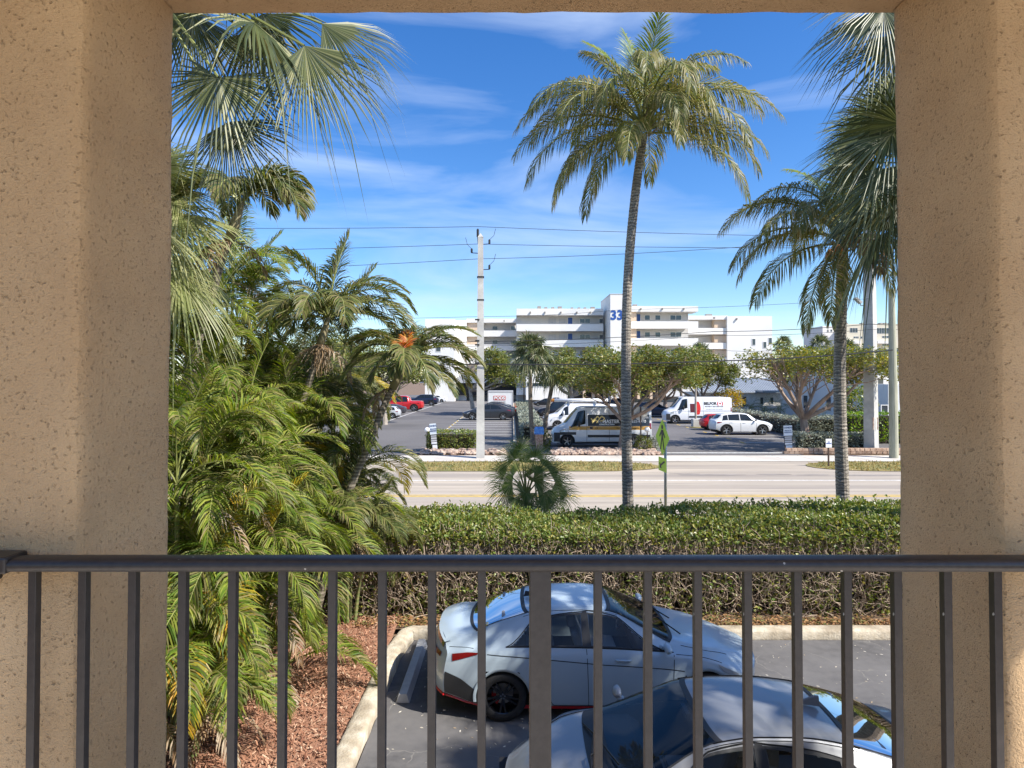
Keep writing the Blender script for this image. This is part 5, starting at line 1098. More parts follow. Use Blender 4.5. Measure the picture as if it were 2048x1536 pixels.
# the two near cars
M['ice'] = paint('pale_ice_blue_paint', (0.43,0.52,0.58), 0.0, .3); M['silver_grey'] = paint('silver_grey_paint', (0.27,0.28,0.295), .3, .36); M['red_trim'] = mat('red_trim', (0.55,0.01,0.015), .3, coat=.5)
def hatch_extra(t, b):
    h = b.L/2
    mb = strip(b, seg((-1.0,.02),(1.15,.02), 30), .045, .012); 
    for s in (1, -1):
        pts = [b.P3(-2.33+.012*k*k*.35, .02, s, .01) for k in range(0)]
    # red line round the rear bumper
    x = -h; pts = []
    for k in range(15):
        y_ = .80*(1-2*k/14); pts.append(b.warp(x+.005, abs(y_), .335, 1 if y_ >= 0 else -1)-Vector((.012,0,0)))
    mb.tube(pts, .016, 6)
    for s in (1, -1): mb.tube([b.P3(xx, .02, s, .012) for xx in (-2.30,-2.15,-2.0,-1.85,-1.7)], .014, 6)
    mb.build('red_trim', M['red_trim'], t)
    # dark rear bumper and skirts
    for s in (1, -1): patch(b, [(-2.33,.06),(-1.66,.05),(-1.74,.16),(-2.33,.30)], .006, 10, 5, (s,)).build('bumper_insert', M['cladding'], t, smooth=True)
    lm = MB()
    for k in range(15):
        y0 = .60*(1-2*k/14)
        if k: lm.add([prev0, b.warp(-h,abs(y0),.40,1 if y0>=0 else -1)-Vector((.008,0,0)), b.warp(-h,abs(y0),.58,1 if y0>=0 else -1)-Vector((.008,0,0)), prev1], [(0,1,2,3)])
        prev0 = b.warp(-h,abs(y0),.40,1 if y0>=0 else -1)-Vector((.008,0,0)); prev1 = b.warp(-h,abs(y0),.58,1 if y0>=0 else -1)-Vector((.008,0,0))
    lm.build('lower_bumper', M['cladding'], t)
    lb = MB()                                       # full width light bar
    for k in range(15):
        y0 = .70*(1-2*k/14); p0 = b.warp(-h,abs(y0),.80,1 if y0>=0 else -1)-Vector((.010,0,0)); p1 = b.warp(-h,abs(y0),.86,1 if y0>=0 else -1)-Vector((.010,0,0))
        if k: lb.add([q0, p0, p1, q1], [(0,1,2,3)])
        q0, q1 = p0, p1
    lb.build('light_bar', M['tail'], t)
    # lip spoiler on the boot lid
    sp = MB(); sb = MB(); hh = 0
    for k in range(19):
        y0 = .70*(1-2*k/18); sg_ = 1 if y0 >= 0 else -1; zt_ = 1.045-.05*(abs(y0)/.7)**3; p0 = b.warp(-h, abs(y0), zt_-.075, sg_)-Vector((.006,0,0)); p1 = b.warp(-h, abs(y0), zt_, sg_)-Vector((.03,0,0)); p2 = b.warp(-h+.05, abs(y0), zt_+.025, sg_)
        if k: sb.add([q0, p0, p1, q1], [(0,1,2,3)]); sp.add([q1, p1, p2, q2], [(0,1,2,3)])
        q0, q1, q2 = p0, p1, p2
    sp.build('spoiler', M['ice'], t, smooth=True); sb.build('spoiler_edge', M['black_alloy'], t)
    # shark fin
    fn = MB(); fn.add([(-.98,-.022,1.375),(-.72,-.005,1.40),(-.72,.005,1.40),(-.98,.022,1.375),(-.96,0,1.455)], [(0,1,4),(1,2,4),(2,3,4),(3,0,4)]); fn.build('aerial_fin', M['cladding'], t)
    # window surround
    for s in (1, -1):
        wt = strip(b, seg((-1.24,.56),(1.0,.56), 20), .018, .007, None, (s,)); strip(b, seg((-1.24,.56),(-.9,.685),6)+seg((-.9,.69),(-.1,.738),6)+seg((-.1,.738),(.28,.732),4)+seg((.28,.732),(1.02,.56),8), .014, .007, wt, (s,)); strip(b, seg((-.155,.56),(-.155,.735)), .06, .006, wt, (s,)); strip(b, seg((-.85,.56),(-.85,.70)), .02, .006, wt, (s,)); wt.build('window_trim', M['cladding'], t)
    # seats seen dimly is left to the tint; dark strip paints the shade line of the door crease
    for s in (1, -1): strip(b, seg((-1.55,.465),(.1,.40), 14)+seg((.1,.40),(1.15,.36), 8), .012, .002, None, (s,)).build('crease_shade_strip', M['cladding'], t)
    wp = MB(); wp.tube([(1.20,.10,1.01),(.92,.30,1.135),(.66,.42,1.24)], .010, 5); wp.tube([(1.22,-.45,1.00),(.96,-.2,1.13),(.74,-.1,1.22)], .010, 5); wp.build('wipers', M['black'], t)
car1, b1 = vehicle('parked_car', 'pale ice blue sedan with red lower trim and black wheels by the hedge', 'car', (1.12, 8.90, 0.0), 0, sedanP(open=1, mk=.85, zt=[(0,1.03),(.06,1.085),(.18,1.09),(.34,1.075),(.5,1.10),(1.42,1.37),(1.75,1.415),(2.25,1.42),(2.62,1.375),(3.35,1.035),(3.65,.955),(4.2,.87),(4.55,.74),(4.68,.66)], side=[[(-1.20,.565),(-.86,.565),(-.86,.688),(-.90,.680)], [(-.84,.565),(-.18,.565),(-.18,.725),(-.84,.695)], [(-.13,.565),(.98,.565),(.28,.724),(-.13,.727)]]), M['ice'], rim='black_alloy', near=True, scale=.968, double=True, caliper=True, extra=hatch_extra)
def grey_extra(t, b):
    for s in (1, -1):
        wt = strip(b, seg((-1.24,.56),(1.0,.56), 20), .016, .007, None, (s,)); strip(b, seg((-1.24,.56),(-.9,.685),6)+seg((-.9,.69),(-.1,.738),6)+seg((-.1,.738),(.28,.732),4)+seg((.28,.732),(1.02,.56),8), .016, .007, wt, (s,)); strip(b, seg((-.155,.56),(-.155,.735)), .06, .006, wt, (s,)); wt.build('window_trim', M['cladding'], t)
        strip(b, seg((-1.02,.765),(.22,.765), 24), .018, .004, None, (s,)).build('roof_channel', M['black'], t)
    wp = MB(); wp.tube([(1.22,.30,1.0),(1.16,-.05,1.035),(1.06,-.42,1.055)], .012, 5); wp.tube([(1.22,-.38,1.0),(1.14,-.1,1.05),(1.0,.42,1.09)], .010, 5); wp.tube([(1.24,.62,.99),(1.22,.2,1.03),(1.10,.1,1.06)], .009, 5); wp.build('wipers', M['black'], t)
    cw = MB(); 
    vs = []
    for i in range(17):
        q = -1+2*i/16; sd_ = 1 if q >= 0 else -1
        for x_, o_ in ((1.24,.006),(1.10,.008)): vs.append(b.P3(x_-.10*q*q, 1-.25*abs(q), sd_, o_))
    cw.add(vs, [(2*i,2*i+2,2*i+3,2*i+1) for i in range(16)]); cw.build('cowl', M['black'], t)
    fn = MB(); fn.add([(-.95,-.03,1.385),(-.70,-.006,1.405),(-.70,.006,1.405),(-.95,.03,1.385),(-.95,-.012,1.47),(-.91,0,1.475),(-.95,.012,1.47)], [(0,1,5,4),(1,2,5),(2,3,6,5),(3,0,4,6),(4,5,6)]); fn.build('aerial_fin', M['silver_grey'], t, smooth=False)
vehicle('parked_car', 'silver grey sedan partly behind the balusters nearest the balcony', 'car', (1.93, 5.84, 0.0), R(180), sedanP(W=1.86, open=1, nose=.70, ar=(1.06,3.68), mir=(3.08,.95), mk=.8, bend=(.34,.50)), M['silver_grey'], rim='alloy', near=True, extra=grey_extra)

# ------------------------------------------------------------------ vehicles of the far car park
def far(name, label, cat, x0, x1, ybase, P, col, face, metal=.3, rim='alloy', group='cars parked in the far car park', extra=None, zoff=0, pm=None, lamp=True, Yd=None):
    Y = Yd or gy(ybase); w_ = (x1-x0)*Y/F; sc = w_/P['L']; c = px((x0+x1)/2, ybase, Y)
    m = pm or paint(name+'_paint', col, metal)
    return vehicle(name, label, cat, (c.x, Y+P['W']/2*sc, .012), 0 if face == 'r' else R(180), P, m, rim=rim, scale=sc, group=group, extra=extra, lamp=lamp)
def ls_extra(t, b):
    g_ = mat('gold_stripe', (0.50,0.27,0.05), .35); blk = mat('black_vinyl', (0.012,0.012,0.014), .3, coat=.5); gold = mat('pale_gold_logo', (0.72,0.55,0.20), .4)
    surf_rect(t, b, -2.98, .88, 1.32, 2.02, blk, 'black_panel'); surf_rect(t, b, -3.0, 2.05, 1.08, 1.31, g_, 'gold_stripe'); surf_rect(t, b, -3.02, .9, .62, .78, M['cladding'], 'side_moulding', off=.02)
    surf_rect(t, b, 2.62, 3.0, .35, .92, M['cladding'], 'front_bumper', off=.02); surf_rect(t, b, 1.62, 2.64, .78, .95, M['cladding'], 'wing_cladding', off=.014)
    surf_text(t, b, 'PCS', .22, .08, 1.58, mat('thin_grey_letter', (.55,.55,.55), .5), True, off=.012); surf_text(t, b, 'MASTER', .29, -.56, 1.60, M['white'], True, off=.012, bold=.008)
    surf_text(t, b, 'CONSTRUCTION', .12, -.30, 1.42, M['white'], True, off=.012, bold=.004); surf_text(t, b, 'pcsmaster.com', .20, -2.30, 1.86, M['white'], True, off=.012, bold=.004, shear=.2)
    surf_text(t, b, '555-4970', .24, -2.30, 1.60, M['white'], True, off=.012, bold=.006); surf_text(t, b, '24', .17, .35, 1.195, blk, True, off=.010); surf_text(t, b, 'Residential  &  Commercial', .13, -1.6, 1.195, blk, True, off=.010, shear=.3)
    lg = MB()                                       # gabled house strokes of the logo
    def bar(x0_, z0_, x1_, z1_, w_=.035):
        vs = []
        d = Vector((x1_-x0_, z1_-z0_)).normalized(); n_ = Vector((-d.y, d.x))*w_
        for q in (Vector((x0_,z0_))-n_, Vector((x1_,z1_))-n_, Vector((x1_,z1_))+n_, Vector((x0_,z0_))+n_): p = b.pt(q.x, b.find_v(q.x, q.y), 1); vs.append((q.x, p.y+.012, q.y))
        lg.add(vs, [(0,1,2,3)])
    bar(.68,1.78,.56,1.66); bar(.56,1.66,.42,1.80); bar(.60,1.50,.28,1.93); bar(.28,1.93,.16,1.80); bar(.34,1.52,.02,1.93); bar(.02,1.93,-.16,1.82); bar(-.16,1.82,-.10,1.66); bar(-.10,1.66,.10,1.64); bar(.64,1.62,.30,1.68)
    lg.build('logo', gold, t); surf_rect(t, b, .58, .76, 1.13, 1.28, blk, 'door_handle_cup', off=.012)
    rf = MB(); rf.box(-1.9,-.3,2.47,-1.3,.3,2.50); rf.build('roof_vent', M['white'], t)
M['van_silver'] = paint('white_silver_van_paint', (0.62,0.63,0.64), .1, .35)
far('delivery_van', 'long silver van with black and gold panels and MASTER lettering behind the tall palm trunk', 'van', 1103, 1305, 893, vanP(), (1,1,1), 'l', pm=M['van_silver'], extra=ls_extra, Yd=40.0, group=None)
def bf_extra(t, b):
    rd = mat('red_vinyl', (0.62,0.02,0.015), .4); dr_ = mat('dark_red_vinyl', (0.10,0.012,0.015), .4)
    def arcp(xc, r0_, r1_, a0, a1, zc, m, nm):
        mb = MB(); vs = []; n = 12
        for k in range(n+1):
            a = R(a0+(a1-a0)*k/n)
            for rr_ in (r0_, r1_): x_ = xc-rr_*math.cos(a); z_ = zc+rr_*math.sin(a); z_ = min(2.05, max(.85, z_)); p = b.pt(x_, b.find_v(x_, z_), 1); vs.append((x_, p.y+.008, z_))
        mb.add(vs, [(2*k,2*k+2,2*k+3,2*k+1) for k in range(n)]); mb.build(nm, m, t)
    arcp(.85+.25, .95, 1.30, -38, 38, 1.42, rd, 'red_arc'); surf_rect(t, b, .25, .78, 1.05, 1.85, dr_, 'dark_panel', off=.007)
    surf_text(t, b, 'BELFOR', .34, -1.10, 1.86, M['black'], True, bold=.016, off=.008); surf_text(t, b, 'PROPERTY RESTORATION', .145, -1.45, 1.58, M['black'], True, bold=.002, off=.008); surf_text(t, b, 'RESTORING MORE THAN PROPERTY', .10, -1.5, 1.34, M['black'], True, off=.008)
    surf_text(t, b, '(', .40, -1.80, 1.875, rd, True, bold=.02, off=.008); surf_text(t, b, ')', .40, -2.24, 1.875, rd, True, bold=.02, off=.008)
    mb = MB(); vs = [(-2.02+.085*math.cos(a*.5236), b.pt(-2.02, b.find_v(-2.02,1.86),1).y+.008, 1.86+.085*math.sin(a*.5236)) for a in range(12)]; mb.add(vs, [tuple(range(12))]); mb.build('logo_dot', rd, t)
    surf_rect(t, b, -3.02, .9, .58, .72, M['cladding'], 'side_moulding', off=.02); surf_rect(t, b, 2.62, 3.0, .35, .92, M['cladding'], 'front_bumper', off=.02)
    rk = MB(); rk.box(-2.0,-.6,2.50,1.2,-.56,2.56); rk.box(-2.0,.56,2.50,1.2,.6,2.56); rk.build('roof_rack', M['black'], t)
M['van_white'] = paint('white_van_paint', (0.78,0.79,0.80), 0, .35)
far('delivery_van', 'white van with a red arc and BELFOR lettering behind the lamp post', 'van', 1329, 1465, 846, vanP(), (1,1,1), 'l', pm=M['van_white'], extra=bf_extra, Yd=61.0, group=None)
def lad_extra(t, b):
    mb = MB(); mb.tube([(2.1,.55,2.36),(-2.2,.55,2.36)], .13, 12); mb.build('pipe_rack', M['white'], t, smooth=True); k = MB(); k.tube([(2.55,.55,2.36),(2.1,.55,2.36)], .13, 12); k.build('pipe_cap', M['orange_leaf'], t)
    f_ = MB()
    for x_ in (.9,-1.2): f_.box(x_-.04,-.85,2.02,x_+.04,.85,2.22); 
    f_.build('roof_bars', M['steel'], t)
eP = vanP(L=5.9, W=2.0, ar=(1.35,4.85), zt=[(0,1.95),(.1,2.04),(3.9,2.08),(4.15,2.0),(4.85,1.42),(5.0,1.30),(5.6,1.15),(5.83,.95),(5.9,.7)], zb=[(0,1.1),(4.4,1.1),(5.2,1.05),(5.9,.7)], wr=[(0,.76),(4.0,.76),(4.9,.78),(5.9,.74)],
    side=[[(1.0,.56),(1.78,.55),(1.35,.70),(1.0,.70)]], ws=(1.95,1.25,.755,.78), seams=[seg((.95,.7),(.95,.05)), seg((1.95,.5),(1.9,.05))], tl=[(-2.93,.4),(-2.85,.4),(-2.85,.52),(-2.93,.52)], hl=[(2.55,.38),(2.8,.34),(2.75,.46),(2.5,.48)], mir=(4.3,1.3), clad=0, lip=.03)
far('work_van', 'plain white work van with a long pipe on its roof rack', 'van', 1088, 1236, 853, eP, (1,1,1), 'l', pm=M['van_white'], extra=lad_extra, Yd=53.5, group=None)
far('parked_car', 'white compact car nose between the pipe rack van and the branded silver van', 'car', 1107, 1200, 868, sedanP(), (.75,.75,.76), 'l', metal=0, Yd=47.5)
far('parked_car', 'silver sedan with red tail just behind the white work van', 'car', 1085, 1170, 836, sedanP(), (.45,.46,.48), 'l', Yd=61)
far('pickup_truck', 'black pickup with a tall cab behind the planted strip', 'truck', 1074, 1166, 822, suvP(L=5.3, zt=[(0,1.15),(.06,1.25),(1.7,1.27),(1.8,1.75),(2.2,1.88),(3.2,1.90),(3.45,1.84),(4.0,1.3),(4.4,1.18),(5.0,1.08),(5.3,.8)], side=[[(-.75,.565),(.0,.565),(.0,.72),(-.7,.71)],[(.05,.565),(1.15,.565),(.7,.72),(.05,.727)]], ws=(1.3,.8,.735,.77), rs=(-.86,-.78,.80,.78), ar=(1.1,4.35), r=.40, seams=[], mir=(3.9,1.3)), (.012,.013,.018), 'l', Yd=70)
far('parked_car', 'dark sedan parked furthest back beside the white car under the apartments', 'car', 1066, 1118, 797, sedanP(), (.02,.022,.028), 'l', Yd=100)
far('parked_car', 'white sedan right behind the black pickup under the apartments', 'car', 1090, 1140, 792, sedanP(), (.7,.72,.75), 'r', Yd=106)
far('parked_car', 'charcoal sedan with silver wheels left of the concrete pole', 'car', 924, 1030, 838, sedanP(), (.035,.038,.045), 'l', Yd=66)
far('parked_car', 'dark blue sedan one bay behind the charcoal sedan', 'car', 938, 1030, 830, sedanP(), (.02,.035,.06), 'l', Yd=72)
far('parked_car', 'black sedan two bays behind the charcoal sedan beside the storage container', 'car', 946, 1024, 822, sedanP(), (.02,.024,.028), 'l', Yd=79)
far('parked_car', 'dark sedan in front of the arcade right of the thick trunked tree', 'car', 1204, 1262, 803, sedanP(), (.02,.024,.035), 'l', Yd=98)
far('parked_suv', 'dark blue sport utility car behind the branded white van', 'car', 1268, 1356, 829, suvP(L=4.9), (.022,.03,.055), 'r', Yd=72)
def red_extra(t, b): pass
far('parked_suv', 'red hatchback half hidden behind the white sport utility car', 'car', 1405, 1490, 857, suvP(L=4.3, side=[[(-1.7,.565),(-1.2,.565),(-1.2,.70),(-1.5,.69)], [(-1.18,.565),(-.34,.565),(-.34,.725),(-1.18,.71)], [(-.29,.565),(.75,.565),(.12,.72),(-.29,.727)]], ws=(.9,.15,.735,.77), rs=(-2.1,-1.7,.80,.78), ar=(.85,3.4)), (.5,.015,.02), 'r', Yd=53)
far('parked_suv', 'white sport utility car with dark windows in the right hand bays', 'car', 1427, 1551, 867, suvP(r=.38), (.72,.73,.74), 'r', metal=0, Yd=48.5)
far('pickup_truck', 'bright red pickup in the left row behind the leaning palm', 'truck', 760, 846, 815, suvP(L=5.0, zt=[(0,1.15),(.06,1.22),(1.6,1.24),(1.7,1.7),(2.1,1.82),(3.0,1.84),(3.25,1.78),(3.8,1.25),(4.2,1.15),(4.8,1.05),(5.0,.8)], side=[[(-.7,.565),(-.05,.565),(-.05,.72),(-.6,.71)],[(.0,.565),(1.05,.565),(.6,.72),(.0,.727)]], ws=(1.2,.7,.735,.77), rs=(-.82,-.74,.80,.78), ar=(1.05,4.05), r=.4, seams=[], mir=(3.7,1.25)), (.55,.02,.02), 'l', Yd=84)
far('parked_suv', 'navy blue sport utility car beyond the red pickup', 'car', 812, 876, 797, suvP(), (.012,.02,.05), 'l', Yd=102)
far('parked_car', 'white sedan furthest back in the left row', 'car', 846, 894, 791, sedanP(), (.72,.73,.75), 'l', metal=0, Yd=116)
far('parked_car', 'silver hatchback seen through the left palm fronds', 'car', 730, 800, 832, suvP(), (.55,.57,.6), 'l', Yd=69)
far('parked_car', 'dark grey car seen low through the left palm fronds', 'car', 745, 812, 821, sedanP(), (.06,.06,.07), 'l', Yd=77)
far('parked_car', 'black car by the right house hedge behind the white branded van', 'car', 1500, 1560, 812, sedanP(), (.02,.02,.02), 'r', Yd=95) if False else None

# ------------------------------------------------------------------ buildings
def wbox(root, name, m, x0, y0, x1, y1, Y, depth, push=0.0, bevel=0):
    """box seen with its front at distance Y and pixel extent (x0..x1, y0..y1), local to root"""
    a = px(x0, y1, Y); b_ = px(x1, y0, Y); o = root.location
    return MB().box(a.x-o.x, Y-push-o.y, a.z-o.z, b_.x-o.x, Y+depth-o.y, b_.z-o.z).build(name, m, root)
def window(root, x0, y0, x1, y1, Y, kind='window', split=2, fr='white_wall', pane='glass_dark'):
    a = px(x0, y1, Y); b_ = px(x1, y0, Y); o = root.location; k = .07
    f = MB(); X0, X1, Z0, Z1 = a.x-o.x, b_.x-o.x, a.z-o.z, b_.z-o.z; Yl = Y-o.y
    f.box(X0-k,Yl-.05,Z0-k,X1+k,Yl-.004,Z0); f.box(X0-k,Yl-.05,Z1,X1+k,Yl-.004,Z1+k); f.box(X0-k,Yl-.05,Z0+.002,X0,Yl-.004,Z1-.002); f.box(X1,Yl-.05,Z0+.002,X1+k,Yl-.004,Z1-.002)
    for i in range(1, split): xm = X0+(X1-X0)*i/split; f.box(xm-.03,Yl-.045,Z0+.002,xm+.03,Yl-.006,Z1-.002)
    w_ = f.build(kind, M[fr], root); MB().box(X0+.001,Yl-.02,Z0+.001,X1-.001,Yl-.003,Z1-.001).build('pane', M[pane], w_); return w_
YC = 118.0; YW = 128.0
apt = thing('apartment_building', 'white balconied apartment block with blue numerals on its stair tower', 'building', (px(1210,0,YC).x, YC, 0))
def galleries(x0, x1, ytop, Y, wins, period, fh, ph, slant_right=0, n=5, panel=None, left_over=0, right_over=0):
    """roof fascia, recessed gallery wall, white parapets; wins: list per floor"""
    dep = 2.3
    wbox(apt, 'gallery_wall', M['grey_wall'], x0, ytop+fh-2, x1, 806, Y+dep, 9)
    wbox(apt, 'roof_fascia', M['white_wall'], x0-left_over, ytop, x1+right_over, ytop+fh, Y, dep+2)
    yy = ytop+fh
    for i in range(n):
        # recess then parapet
        rec = period-ph; top = yy+rec; wbox(apt, 'parapet', M['white_wall'], x0, top, x1+right_over, top+ph, Y, .18)
        wbox(apt, 'gallery_slab', M['white_wall'], x0, top+ph-3.4, x1, top+ph-.2, Y+.18, dep-.18)
        for (a, b_, kind, s) in wins:
            if kind == 'door': window(apt, a, yy+5, b_, top+4, Y+dep-.01, 'door', 1, 'white_wall', 'blue_door')
            elif kind == 'shut': window(apt, a, yy+7, b_, top-1, Y+dep-.01, 'window_shutter', 3, 'grey_wall', 'shutter')
            else: window(apt, a, yy+7.5, b_, yy+rec*.5+7, Y+dep-.01, 'window', s)
        if panel: wbox(apt, 'beige_panel', M['beige'], panel[0], yy+.3, panel[1], top+(-.3), Y+.5, dep-.6)
        yy = top+ph
k_ = YC/(YC+2.3)
def adj(l): return [(CX+(a-CX)*1.0, CX+(b_-CX)*1.0, c, d) for a, b_, c, d in l]
galleries(1033, 1207, 617, YC, adj([(1097,1112,'shut',2),(1118,1130,'shut',2),(1136,1145,'door',1),(1160,1180,'win',2),(1199,1206,'win',1)]), 32, 13, 14)
galleries(1248, 1377, 612, YC, adj([(1274,1281,'door',1),(1290,1300,'win',1),(1311,1321,'win',1),(1341,1363,'win',2)]), 34, 11, 14.5, right_over=20, panel=(1248,1273))
galleries(933, 1034, 637, YW, adj([(985,995,'win',1),(1022,1030,'win',1)]), 28, 8, 12, panel=(934,957))
galleries(1377, 1455, 631, YW, adj([(1385,1390,'win',1)]), 29.5, 8, 12.5, panel=(1429,1454))
wbox(apt, 'stair_tower', M['white_wall'], 1221, 588, 1251, 800, YC-4.5, 12)
wbox(apt, 'tower_cap', M['grey_wall'], 1220.6, 587, 1251.4, 588.6, YC-4.55, 12.1)
wbox(apt, 'end_wall', M['white_wall'], 1455, 632, 1545, 806, YW-.4, 12)
wbox(apt, 'left_wing_wall', M['white_wall'], 850, 638, 909, 806, YW-6, 12)
wbox(apt, 'left_link_wall', M['white_wall'], 905, 640, 933, 806, YW-.3, 8)
for x, y in ((1527,684),(1538,676),(1510,705),(1536,728),(1505,678)): window(apt, x, y, x+6, y+12, YW-.41, 'window', 1)
for x, y in ((872,655),(872,690),(850,725),(880,725),(820,655),(820,690)): window(apt, x, y, x+9, y+13, YW-6.01, 'window', 1)
# ground floor: ribbon windows; dark slabs paint the shade of carport and arcade
wbox(apt, 'carport_shade', M['dark'], 898, 766, 1040, 790, YW-1.2, .6); wbox(apt, 'carport_fascia', M['white_wall'], 840, 752, 1040, 766, YW-3.5, 3)
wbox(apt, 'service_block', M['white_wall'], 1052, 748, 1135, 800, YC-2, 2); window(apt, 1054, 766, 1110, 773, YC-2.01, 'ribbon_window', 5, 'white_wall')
wbox(apt, 'arcade_wall', M['beige'], 1150, 760, 1330, 770, YC-2.5, 2); wbox(apt, 'arcade_shade', M['dark'], 1120, 768, 1330, 794, YC-.8, .5)
for x in (1166,1184,1207,1228,1250,1275,1300): wbox(apt, 'arcade_pier', M['beige'], x, 770, x+5, 798, YC-2.4, 1)
for x, y0_, s in ((1075,612,7),(1089,614,6),(1103,614,6),(1116,612.5,8),(1142,614.5,5),(1156,614.5,5),(1168,614.5,5),(1182,613.5,8),(1267,608.5,8),(1413,628,12)):
    wbox(apt, 'roof_unit', M['ac'], x, y0_, x+s, y0_+6, YC+2 if x != 1413 else YW+2, 1.0)
for x, y in [(1060,623),(1089,623),(1121,623),(1153,623),(1180,623),(1281,616),(1324,616),(1367,616)]: wbox(apt, 'scupper', M['ac'], x, y, x+2.2, y+3.5, YC-.01, .3, push=.25)
for x, y in [(1007,640),(1428,634),(1473,636)]: wbox(apt, 'scupper', M['ac'], x, y, x+2.2, y+3.5, YW-.5, .3, push=.25)
v, f = text_pts('33', 2.4, .09); c = px(1234, 631, YC-4.53); o = apt.location; MB_ = MB(); MB_.add([(q[0]*1.0+c.x-o.x, c.y-o.y-.02, q[1]+c.z-o.z) for q in v], f); MB_.build('tower_numerals', M['blue_letter'], apt)

# low house with metal roof
lh = thing('low_house', 'low white house under a ribbed grey blue metal roof', 'building', (px(1490,0,78).x, 78, 0))
a = px(1400,785,78); b_ = px(1580,763,78+6); mb = MB(); o = lh.location; zr = b_.z+.35
x0_, x1_ = a.x-o.x-.4, b_.x-o.x; mb.add([(x0_,-.6,a.z-.05),(x1_,-.6,a.z-.05),(x1_,6.5,zr),(x0_,6.5,zr),(x0_,-.6,a.z+.08),(x1_,-.6,a.z+.08),(x1_,6.5,zr+.13),(x0_,6.5,zr+.13)], [(0,3,2,1),(4,5,6,7),(0,1,5,4),(1,2,6,5),(2,3,7,6),(3,0,4,7)])
n_ = 46
for i in range(n_):
    x = x0_+(x1_-x0_)*i/n_; mb.add([(x-.02,-.6,a.z+.08),(x+.02,-.6,a.z+.08),(x+.02,6.5,zr+.13),(x-.02,6.5,zr+.13),(x-.02,-.6,a.z+.14),(x+.02,-.6,a.z+.14),(x+.02,6.5,zr+.19),(x-.02,6.5,zr+.19)], [(4,5,6,7),(0,4,7,3),(1,2,6,5),(0,1,5,4)])
mb.build('roof', M['metal_roof'], lh)
wbox(lh, 'wall', M['white_wall'], 1404, 785.6, 1578, 835, 78, 8)
for x in (1520, 1540): window(lh, x, 795, x+6, 808, 77.99, 'window', 1)
window(lh, 1484, 793, 1492, 812, 77.99, 'door', 1)
wbox(lh, 'porch_roof', M['metal_roof'], 1526, 781, 1566, 785, 75.5, 2.6)
for x in (1415,1440,1462): wbox(lh, 'roof_vent', M['steel'], x, 771, x+1.5, 775, 80, .2)
# two storey white house right
wh = thing('white_house', 'white two storey house behind the umbrella shaped tree', 'building', (px(1680,0,60).x, 60, 0))
o = wh.location; xw = 32.7
MB().box(xw-o.x, 56-o.y, 0, 46-o.x, 75-o.y, 6.0).build('wall', M['white_wall'], wh)
MB().box(xw-o.x+.003, 53.5-o.y, 0, 46-o.x, 55.997-o.y, 4.0).build('side_wing', M['white_wall'], wh)
mb = MB(); X0_, X1_ = xw-.5-o.x, 46.5-o.x; za, zb_ = 6.02, 7.6
mb.add([(X0_,55.4-o.y,za),(X1_,55.4-o.y,za),(X1_,65.5-o.y,zb_),(X0_,65.5-o.y,zb_),(X1_,75.6-o.y,za),(X0_,75.6-o.y,za)], [(0,1,2,3),(3,2,4,5),(0,3,5),(1,4,2)])
for i in range(34):
    x = X0_+(X1_-X0_)*i/34; mb.add([(x,55.4-o.y,za),(x+.07,55.4-o.y,za),(x+.07,65.5-o.y,zb_),(x,65.5-o.y,zb_),(x,55.4-o.y,za+.09),(x+.07,55.4-o.y,za+.09),(x+.07,65.5-o.y,zb_+.09),(x,65.5-o.y,zb_+.09)], [(4,5,6,7),(0,4,7,3),(1,2,6,5),(0,1,5,4)])
mb.build('roof', M['metal_roof'], wh)
for y_, z0_, z1_ in ((59,1.2,2.6),(63,1.2,2.6),(68,1.2,2.6),(61,4.2,5.2),(70,4.2,5.2)):
    f_ = MB().box(xw-.06-o.x, y_-.06-o.y, z0_-.06, xw-.004-o.x, y_+.96-o.y, z1_+.06).build('window', M['white_wall'], wh); MB().box(xw-.075-o.x, y_-o.y, z0_, xw-.062-o.x, y_+.9-o.y, z1_).build('pane', M['glass_dark'], f_)
window(wh, 1755, 757, 1766, 770, 55.98, 'window', 1); window(wh, 1762, 811, 1774, 840, 53.48, 'window', 1)

# far beige apartment block
fb_ = thing('distant_apartment_block', 'pale cream apartment block far off behind the right utility poles', 'building', (px(1720,0,240).x, 240, 0))
wbox(fb_, 'wall', M['beige'], 1690, 648, 1900, 760, 240, 20).data.materials[0] = noisy('cream_render', (0.62,0.57,0.44), (0.68,0.63,0.50), .3, .85)
wbox(fb_, 'left_wing', M['white_wall'], 1646, 652, 1689.7, 760, 243, 16)
for x, y, w_, h_, s in ((1701,656,15,9,3),(1754,656,30,11,6),(1708,673,10,3.5,3),(1765,672,13,4,3),(1708,689,10,3.5,3),(1765,688,13,4,3),(1722,673,4,4,1),(1655,660,3,4,1),(1662,659,3,4,1),(1685,670,4,7,1)): window(fb_, x, y, x+w_, y+h_, 239.98 if x > 1690 else 242.98, 'window', s)
for y in (682, 698): wbox(fb_, 'balcony', M['white_wall'], 1700, y, 1722, y+5, 238.5, 1.4); wbox(fb_, 'balcony', M['white_wall'], 1756, y, 1790, y+5, 238.5, 1.4)
for x in (1692,1725,1762,1770,1782): wbox(fb_, 'roof_unit', M['ac'], x, 645.5, x+5, 648.5, 242, 2)
